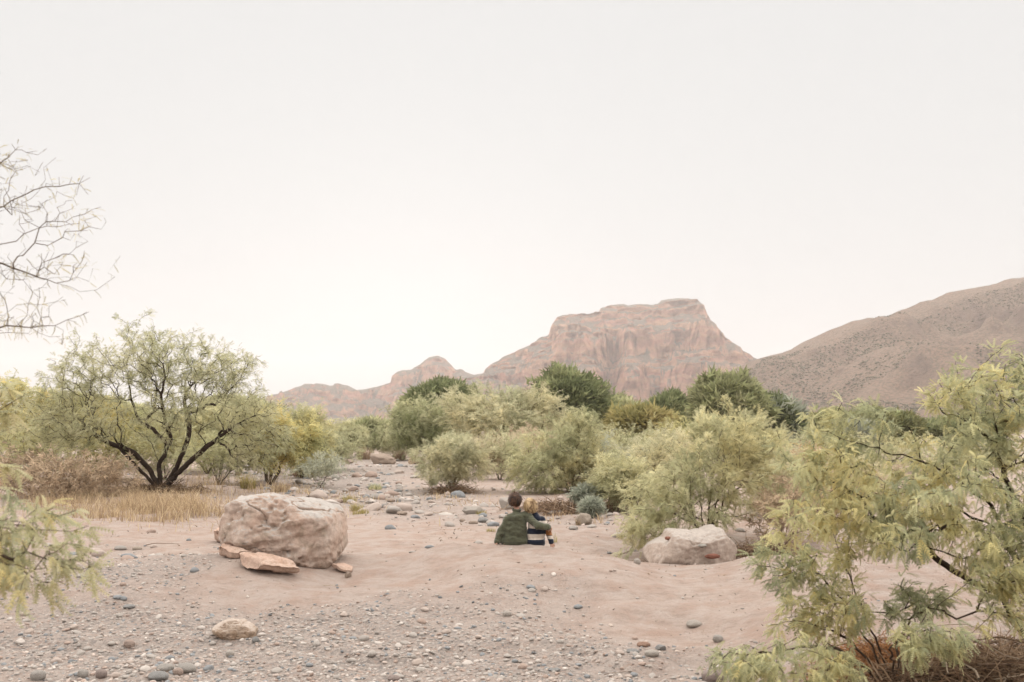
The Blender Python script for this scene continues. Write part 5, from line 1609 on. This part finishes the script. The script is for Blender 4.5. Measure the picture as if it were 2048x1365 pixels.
def plain(c):
    def f(b):
        r = b.n('ShaderNodeRGB')
        r.outputs[0].default_value = (*c, 1)
        return r.outputs[0]
    return f

skin_m = skin_material('child_skin', (0.36, 0.20, 0.14))
def olive_seamed(b):
    return b.mix(b.math('MULTIPLY', b.attr('seam', 'Fac'), .6), (0.074, 0.075, 0.047), (0.030, 0.030, 0.019))
olive_m = cloth_material('olive_cotton', olive_seamed)
olive_dk = cloth_material('olive_cotton_collar', plain((0.066, 0.068, 0.043)))
denim_m = cloth_material('dark_denim', plain((0.035, 0.042, 0.06)))
shoe_m = cloth_material('brown_shoe', plain((0.10, 0.06, 0.04)))
NAVY, CREAM, MUST = (0.011, 0.014, 0.026), (0.52, 0.45, 0.385), (0.27, 0.11, 0.035)
def stripes(b):
    t = b.attr('stripe', 'Fac')
    return b.ramp(t, [(0.0, NAVY), (0.14, CREAM), (0.29, NAVY), (0.43, CREAM), (0.575, NAVY), (0.90, MUST)], 'CONSTANT')
knit_m = cloth_material('striped_knit', stripes, 1400)
def hair_material(name, c0, c1):
    b = NB(name)
    c = b.mix(b.attr('tone', 'Fac'), c0, c1)
    return b.surf(c, 0.5, None, 0.22)
brown_hair = hair_material('brown_hair', (0.012, 0.005, 0.0025), (0.105, 0.047, 0.021))
blond_hair = hair_material('blond_hair', (0.15, 0.085, 0.040), (0.52, 0.37, 0.205))
eye_m = NB('eye_white').surf((0.7, 0.68, 0.65), 0.2, None, 0.5)

def hand(bm, wrist, d, palm_n, s=1.0, curl=0.35, thumb=1.0, spread=0.12):
    """palm and five fingers; d points from wrist to fingers, palm_n out of the palm"""
    w_, d, pn = Vector(wrist), Vector(d).normalized(), Vector(palm_n).normalized()
    side = d.cross(pn).normalized()
    pn = side.cross(d).normalized()
    pl = 0.052 * s
    for k in (-1, -.33, .33, 1):
        capsule(bm, w_ + side * k * .010 * s, w_ + d * pl + side * k * .019 * s, .0125 * s, .0095 * s, 8)
    for k, ln in zip((-1.0, -.36, .3, .95), (.036, .046, .050, .044)):
        a = w_ + d * pl + side * k * .021 * s
        dd = (d + side * k * spread).normalized()
        p = a
        ang = 0.0
        for j, fr in enumerate((.45, .32, .23)):
            ang += curl * (0.6 + 0.5 * j)
            dirv = (dd * math.cos(ang) + pn * math.sin(ang)).normalized()
            q = p + dirv * ln * fr * s * 1.1
            capsule(bm, p, q, (.0078 - .0008 * j) * s, (.0070 - .0008 * j) * s, 8)
            p = q
    a = w_ + d * .014 * s + side * thumb * .018 * s
    m = a + (d * .55 + side * thumb * .8 + pn * .25).normalized() * .026 * s
    e = m + (d * .85 + side * thumb * .35 + pn * .35).normalized() * .022 * s
    capsule(bm, a, m, .0105 * s, .0090 * s, 8)
    capsule(bm, m, e, .0088 * s, .0070 * s, 8)

def head_shapes(bm, c, s, yaw, tilt, ear=True):
    """skull, jaw, nose, brow, ears; faces +y before turning"""
    from mathutils import Euler
    M = Euler((0, tilt, yaw)).to_matrix()
    P = lambda x, y, z: Vector(c) + M @ (Vector((x, y, z)) * s)
    def bl(p, r):
        V, F = ico(4)
        vs_ = [bm.verts.new(P(*p) + M @ (Vector((v[0] * r[0], v[1] * r[1], v[2] * r[2])) * s)) for v in V]
        for f in F:
            bm.faces.new([vs_[i] for i in f])
    bl((0, -.012, .012), (.070, .082, .075))      # skull
    bl((0, .022, -.030), (.056, .056, .062))      # face
    bl((0, .040, -.070), (.030, .030, .022))      # chin
    bl((0.026, .048, -.038), (.022, .020, .022))  # cheeks
    bl((-.026, .048, -.038), (.022, .020, .022))
    bl((0, .082, -.022), (.0085, .014, .010))     # nose tip
    bl((0, .074, -.006), (.006, .010, .020))      # bridge
    bl((0, .068, .012), (.040, .012, .010))       # brow
    bl((0, .072, -.049), (.017, .009, .0045))     # lips
    bl((0, .071, -.056), (.014, .009, .0045))
    for sx in (-1, 1):
        bl((sx * .069, -.006, -.014), (.010, .018, .026))
        bl((sx * .073, -.014, -.010), (.006, .010, .018))
    return P

def hair_cap(name, P, s, mat, parent, seed, length, nstr, cover, wave=0.15, tone_noise=30):
    """solid under-cap plus many fine locks combed over it from the crown"""
    rg = np.random.default_rng(seed)
    # locks start on the skull ellipsoid
    d = unit(rg.normal(size=(nstr * 4, 3)))
    ok = cover(d)
    d = d[ok][:nstr]
    n = len(d)
    cr = np.array([0.1, -.55, .83])
    rad = np.array([.073, .086, .080])
    root = d * rad + np.array([0, -.012, .012])
    nrm = unit(d / rad)
    flow = d - cr
    flow = flow - (flow * nrm).sum(1, keepdims=True) * nrm
    flow = unit(flow) + rg.normal(size=(n, 3)) * wave + np.array([0, 0, -.35])
    K = 5
    L = length * rg.uniform(.6, 1.15, n)
    pts = []
    p = root.copy()
    dirn = unit(flow + nrm * .55)
    for k in range(K):
        pts.append(p)
        q = p + dirn * (L / (K - 1))[:, None]
        # stay outside the skull
        e = (q - np.array([0, -.012, .012])) / (rad * 1.035)
        r_ = np.linalg.norm(e, axis=1, keepdims=True)
        q = np.where(r_ < 1, np.array([0, -.012, .012]) + e / r_ * rad * 1.035 * (1 + .04 * rg.random((n, 1))), q)
        dirn = unit(dirn * .75 + unit(q - p) * .2 + np.array([0, 0, -.22]) + rg.normal(size=(n, 3)) * .05)
        p = q
    pts = np.stack(pts, 1)
    sd = unit(np.cross(nrm, flow))[:, None]
    wd = (0.0042 * np.array([1, 1.1, 1, .8, .25]))[None, :, None] * rg.uniform(.6, 1.3, (n, 1, 1))
    V = np.stack([pts - sd * wd, pts + sd * wd], 2).reshape(n, -1, 3)
    F = np.array([[2 * k, 2 * k + 1, 2 * k + 3, 2 * k + 2] for k in range(K - 1)])
    FF = (F[None] + (np.arange(n) * 2 * K)[:, None, None]).reshape(-1, 4)
    tone = np.clip(.5 + .6 * fbm(d[:, 0] * 5, d[:, 1] * 5, d[:, 2] * 3, seed=seed, oct=2) + .28 * rg.normal(size=n), 0, 1)
    tone = np.repeat(tone, 2 * K)
    # under-cap
    Vc, Fc = ico(5)
    keep = cover(Vc * np.array([1, 1, 1]))
    fk = keep[Fc].all(1)
    Vcap = Vc * rad * 1.02 + np.array([0, -.012, .012])
    VV = np.concatenate([V.reshape(-1, 3), Vcap])
    M3 = np.array([[*(P(1, 0, 0) - P(0, 0, 0))], [*(P(0, 1, 0) - P(0, 0, 0))], [*(P(0, 0, 1) - P(0, 0, 0))]])
    VV = VV @ M3 + np.array(P(0, 0, 0))
    tn = np.concatenate([tone, np.full(len(Vcap), .25)])
    me_ = mesh_np(name, VV, [FF, Fc[fk] + len(V.reshape(-1, 3))], attrs={'tone': tn})
    return obj(name, me_, mat, parent)

KX, KY = float(pix(1028, 1088, 12.75)[0]), 12.75
KZ = float(pix(1028, 1088, 12.75)[2])
SC = 12.75 / FPX                                  # metres per photograph pixel at the children
def kp(u, v, y=0.0):
    """photograph pixel at the children's distance -> local point (seat level = 0)"""
    return Vector(((u - 1028) * SC, y, (1088 - v) * SC))

def folds(amp, seed, fx=14, fz=22):
    def fn(co, nn):
        d = amp * (fbm(co[:, 0] * fx, co[:, 1] * fx, co[:, 2] * fz, seed=seed, oct=3) + .8 * ridged((co[:, 0] + co[:, 2] * .6) * 9, co[:, 1] * 9, co[:, 2] * 13, seed=seed + 4, oct=2) * .5)
        return co + nn * d[:, None]
    return fn

# ---- taller child: olive overshirt, brown hair, arm round the other
boy = empty('person', (KX, KY, KZ))
tag(boy, 'seated child with short brown hair and olive green jacket, arm round the other', 'person', 'children sitting on the sand mound')
hc = kp(1030.5, 1003.5, .03)
bm = bmesh.new()
Pb = head_shapes(bm, hc, 1.0, -.18, .10)
neck0, neck1 = kp(1034, 1024, -.01), kp(1032, 1012, .01)
capsule(bm, neck0, neck1, .036, .034)
shL, shR = kp(1017, 1037, -.01), kp(1053, 1033, -.01)
chest, belly, hips = kp(1036, 1043, .0), kp(1031, 1064, -.005), kp(1028, 1082, .0)
blob(bm, chest, (.105, .075, .10))
blob(bm, belly, (.10, .075, .10))
blob(bm, hips, (.115, .09, .075))
capsule(bm, shL, shR, .045, .045)
elL, wrL = kp(1003, 1063, -.03), kp(995.5, 1081, -.05)
capsule(bm, shL, elL, .038, .031)
capsule(bm, elL, wrL, .031, .021)
hand(bm, wrL, (-.25, -.35, -.55), (0, -.2, -1), .95, .15, -1)
elR, wrR = kp(1074, 1050, -.15), kp(1096, 1054.5, -.10)
capsule(bm, shR, elR, .038, .031)
capsule(bm, elR, wrR, .030, .020)
hand(bm, wrR, (.55, .55, -.45), (-.55, .75, -.1), .95, .55, -1)
for sx in (-1, 1):
    hp = hips + Vector((sx * .065, .02, -.01))
    kn = hips + Vector((sx * .085, .29, .09))
    an = hips + Vector((sx * .085, .46, -.16))
    capsule(bm, hp, kn, .068, .050)
    capsule(bm, kn, an, .048, .032)
    capsule(bm, an, an + Vector((0, .10, -.03)), .032, .026)
me_, _ = fuse('body', bm, .0078, 3)
obj('body', me_, skin_m, boy)
bm = bmesh.new()
blob(bm, chest + Vector((0, -.003, .005)), (.118, .088, .112))
blob(bm, belly + Vector((.006, -.006, 0)), (.142, .096, .14))
blob(bm, hips + Vector((0, -.008, .005)), (.155, .106, .10))
for (ua, va, ub, vb) in ((1018, 1050, 1012, 1085), (1043, 1046, 1045, 1086), (1031, 1050, 1029, 1086), (1024, 1050, 1020, 1086), (1038, 1048, 1038, 1086)):
    capsule(bm, kp(ua, va, -.02), kp(ub, vb, -.03), .062, .068)
capsule(bm, shL + Vector((.004, 0, 0)), shR, .056, .056)
capsule(bm, kp(1034.5, 1036, -.008), kp(1033.5, 1027.5, 0), .088, .054)
sw = kp(996.5, 1078.5, -.047)
capsule(bm, shL, elL, .053, .049)
capsule(bm, elL, sw, .049, .040)
capsule(bm, sw, kp(995, 1083, -.052), .040, .040)
capsule(bm, shR, elR, .053, .046)
capsule(bm, elR, wrR + Vector((-.008, -.006, 0)), .046, .036)
me_, co = fuse('jacket', bm, .0075, 4, folds(.0085, 7))
vv_ = 1088 - co[:, 2] / SC
uu_ = 1028 + co[:, 0] / SC
yoke = np.exp(-((vv_ - 1041 + .06 * (uu_ - 1036)) / .75) ** 2) * ((uu_ > 1016) & (uu_ < 1058))
hem = np.exp(-((vv_ - 1083.5) / .7) ** 2) * (uu_ > 1003)
side_ = np.exp(-((uu_ - 1011.5 + .22 * (vv_ - 1060)) / .9) ** 2) * (vv_ > 1048)
fattr(me_, 'seam', np.clip(yoke + hem + side_, 0, 1))
jk = obj('jacket', me_, olive_m, boy)
# collar, cuffs and yoke seam belong to the jacket
def band(name, c, rx, ry, h, thick, mat, parent, tiltx=0.0, axis_=None):
    n = 36
    V, F = [], []
    prof = [(0, 0), (thick, .15), (thick, .85), (0, 1), (-thick, .9), (-thick, .1)]
    for i in range(n):
        a = 2 * math.pi * i / n
        for r, z in prof:
            V.append(((rx + r) * math.cos(a), (ry + r) * math.sin(a), z * h - .5 * h + tiltx * math.sin(a)))
    k = len(prof)
    for i in range(n):
        for j in range(k):
            F.append((i * k + j, ((i + 1) % n) * k + j, ((i + 1) % n) * k + (j + 1) % k, i * k + (j + 1) % k))
    V = np.array(V)
    if axis_ is not None:
        q = Vector((0, 0, 1)).rotation_difference(Vector(axis_).normalized()).to_matrix()
        V = V @ np.array(q).T
    o = obj(name, mesh_np(name, V, [np.array(F)]), mat, parent)
    o.location = c
    return o
band('collar', kp(1033.3, 1021.5, .004), .054, .050, .030, .006, olive_dk, jk, .012, (.06, .12, 1))
band('cuff', kp(995.3, 1082.5, -.052), .036, .036, .03, .005, olive_dk, jk, 0, sw - elL)
band('cuff', wrR + Vector((-.012, -.008, .001)), .034, .034, .028, .005, olive_dk, jk, 0, wrR - elR)
bm = bmesh.new()
for sx in (-1, 1):
    hp = hips + Vector((sx * .065, .02, -.015))
    kn = hips + Vector((sx * .085, .29, .09))
    an = hips + Vector((sx * .085, .455, -.15))
    capsule(bm, hp, kn, .080, .060)
    capsule(bm, kn, an, .058, .046)
blob(bm, hips + Vector((0, 0, -.01)), (.125, .098, .075))
me_, _ = fuse('trousers', bm, .010, 4)
obj('trousers', me_, denim_m, boy)
for sx in (-1, 1):
    an = hips + Vector((sx * .085, .46, -.165))
    bm = bmesh.new()
    capsule(bm, an + Vector((0, -.015, -.02)), an + Vector((0, .10, -.035)), .036, .032)
    capsule(bm, an, an + Vector((0, 0, .03)), .038, .040)
    me_, _ = fuse('shoe', bm, .008, 2)
    obj('shoe', me_, shoe_m, boy)
for sx in (-1, 1):
    V, F = ico(3)
    o = obj('eye', mesh_np('eye', V * .011, [F]), eye_m, boy)
    o.location = Pb(sx * .028, .062, -.006)
def cover_short(d):
    return (d[:, 2] > -.05 + .75 * np.clip(d[:, 1] - .1, 0, 1)) & (d[:, 1] < .80) | ((d[:, 1] < -.12) & (d[:, 2] > -.62 - .1 * np.abs(d[:, 0])))
hair_cap('hair', Pb, 1.0, brown_hair, boy, 5, .040, 2600, cover_short, .35)

# ---- smaller child: striped knit sweater, blond hair
girl = empty('person', (KX, KY, KZ))
tag(girl, 'smaller seated child with blond hair and navy and cream striped sweater', 'person', 'children sitting on the sand mound')
hc = kp(1061.5, 1014, .02)
bm = bmesh.new()
Pg = head_shapes(bm, hc, .97, -.30, -.22)
neck0, neck1 = kp(1072, 1035, .0), kp(1066, 1024, .01)
capsule(bm, neck0, neck1, .033, .031)
gL, gR = kp(1063, 1044, .0), kp(1083, 1042, .0)
gch, gbe, ghi = kp(1072, 1052, .0), kp(1071.5, 1069, .0), kp(1070.5, 1084, .0)
blob(bm, gch, (.088, .066, .09))
blob(bm, gbe, (.086, .068, .09))
blob(bm, ghi, (.095, .08, .065))
capsule(bm, gL, gR, .040, .040)
eR, wR = kp(1096, 1066, -.02), kp(1101.5, 1085, -.06)
capsule(bm, gR, eR, .034, .027)
capsule(bm, eR, wR, .027, .019)
hand(bm, wR, (.12, -.25, -.75), (-.2, .5, -.8), .95, .18, 1, .2)
eL, wL = kp(1062, 1068, .10), kp(1064, 1072, .22)
capsule(bm, gL, eL, .034, .027)
capsule(bm, eL, wL, .027, .019)
hand(bm, wL, (.1, 1, -.2), (0, 0, -1), .9, .3, 1)
for sx in (-1, 1):
    hp = ghi + Vector((sx * .055, .02, -.01))
    kn = ghi + Vector((sx * .07, .26, .07))
    an = ghi + Vector((sx * .07, .40, -.16))
    capsule(bm, hp, kn, .060, .044)
    capsule(bm, kn, an, .042, .029)
    capsule(bm, an, an + Vector((0, .09, -.03)), .029, .024)
me_, _ = fuse('body', bm, .0078, 3)
obj('body', me_, skin_m, girl)
bm = bmesh.new()
blob(bm, gch + Vector((0, -.002, 0)), (.102, .080, .098))
blob(bm, gbe + Vector((-.006, -.004, 0)), (.116, .084, .115))
blob(bm, ghi + Vector((-.004, -.006, -.004)), (.120, .096, .072))
capsule(bm, gL, gR, .050, .052)
capsule(bm, kp(1073, 1040, -.004), kp(1070, 1032, .002), .062, .040)
sR = wR + Vector((-.002, .004, .012))
capsule(bm, gR, eR, .050, .042)
capsule(bm, eR, sR, .041, .033)
capsule(bm, gL, eL, .048, .040)
capsule(bm, eL, wL - Vector((0, .012, 0)), .040, .032)
me_, co = fuse('sweater', bm, .0065, 4, folds(.0035, 27))
# stripe coordinate: torso by height, sleeve by distance along the arm
v_px = 1088 - co[:, 2] / SC
torso_t = np.interp(v_px, [1026, 1042, 1043, 1056, 1057, 1067, 1068, 1078, 1079, 1100], [.0, .139, .141, .289, .291, .429, .431, .574, .576, .85])
armA, armE, armW = np.array(gR), np.array(eR), np.array(sR)
def seg_t(p, a, b_):
    ab = b_ - a
    t = ((p - a) @ ab) / (ab @ ab)
    q = a + np.clip(t, 0, 1)[:, None] * ab
    return t, np.linalg.norm(p - q, axis=1)
t1, d1 = seg_t(co, armA, armE)
t2, d2 = seg_t(co, armE, armW)
u_px = 1028 + co[:, 0] / SC
arm = ((d2 < .060) & (u_px > 1091)) | ((d1 < .056) & (t1 > .62) & (u_px > 1090.5))
arm_t = np.interp(v_px, [1040, 1058, 1059, 1071.0, 1071.5, 1077.0, 1077.5, 1095], [.2, .28, .92, .98, .44, .56, .58, .85])
fattr(me_, 'stripe', np.where(arm, arm_t, torso_t))
swt = obj('sweater', me_, knit_m, girl)
band('neckband', kp(1070.5, 1031, .003), .040, .040, .018, .005, cloth_material('navy_rib', plain(NAVY)), swt, .01, (.12, .10, 1))
bm = bmesh.new()
for sx in (-1, 1):
    hp = ghi + Vector((sx * .055, .02, -.015))
    kn = ghi + Vector((sx * .07, .26, .07))
    an = ghi + Vector((sx * .07, .395, -.15))
    capsule(bm, hp, kn, .070, .053)
    capsule(bm, kn, an, .051, .041)
blob(bm, ghi + Vector((0, 0, -.012)), (.104, .086, .066))
me_, _ = fuse('trousers', bm, .010, 4)
obj('trousers', me_, denim_m, girl)
for sx in (-1, 1):
    an = ghi + Vector((sx * .07, .40, -.165))
    bm = bmesh.new()
    capsule(bm, an + Vector((0, -.012, -.02)), an + Vector((0, .09, -.032)), .033, .029)
    capsule(bm, an, an + Vector((0, 0, .028)), .034, .036)
    me_, _ = fuse('shoe', bm, .008, 2)
    obj('shoe', me_, shoe_m, girl)
for sx in (-1, 1):
    V, F = ico(3)
    o = obj('eye', mesh_np('eye', V * .0105, [F]), eye_m, girl)
    o.location = Pg(sx * .028, .062, -.006)
def cover_bob(d):
    return (d[:, 2] > -.10 + .55 * np.clip(d[:, 1], 0, 1)) & (d[:, 1] < .86) | ((d[:, 1] < .18) & (d[:, 2] > -.70))
hair_cap('hair', Pg, .97, blond_hair, girl, 9, .055, 3000, cover_bob, .12)
girl.location.x += ghi.x
for c_ in girl.children:
    c_.matrix_parent_inverse = Matrix.Translation((-ghi.x, 0, 0))
HAZE = 0.00021
# ------------------------------------------------------------------ haze
hb = bmesh.new()
bmesh.ops.create_cube(hb, size=1.0)
for v_ in hb.verts:
    v_.co = Vector((v_.co.x * 10800, v_.co.y * 6200 + 2500, 190 + v_.co.z * 424))
hme = bpy.data.meshes.new('haze')
hb.to_mesh(hme)
hb.free()
b = NB('haze_air')
pv_ = b.n('ShaderNodeVolumePrincipled')
pv_.inputs['Color'].default_value = (0.97, 0.905, 0.875, 1)
pv_.inputs['Density'].default_value = HAZE
pv_.inputs['Anisotropy'].default_value = 0.5
b.l(pv_.outputs[0], b.out.inputs['Volume'])
haze = obj('haze', hme, b.m)
tag(haze, 'thin warm evening haze filling the valley air', None, None, 'stuff')
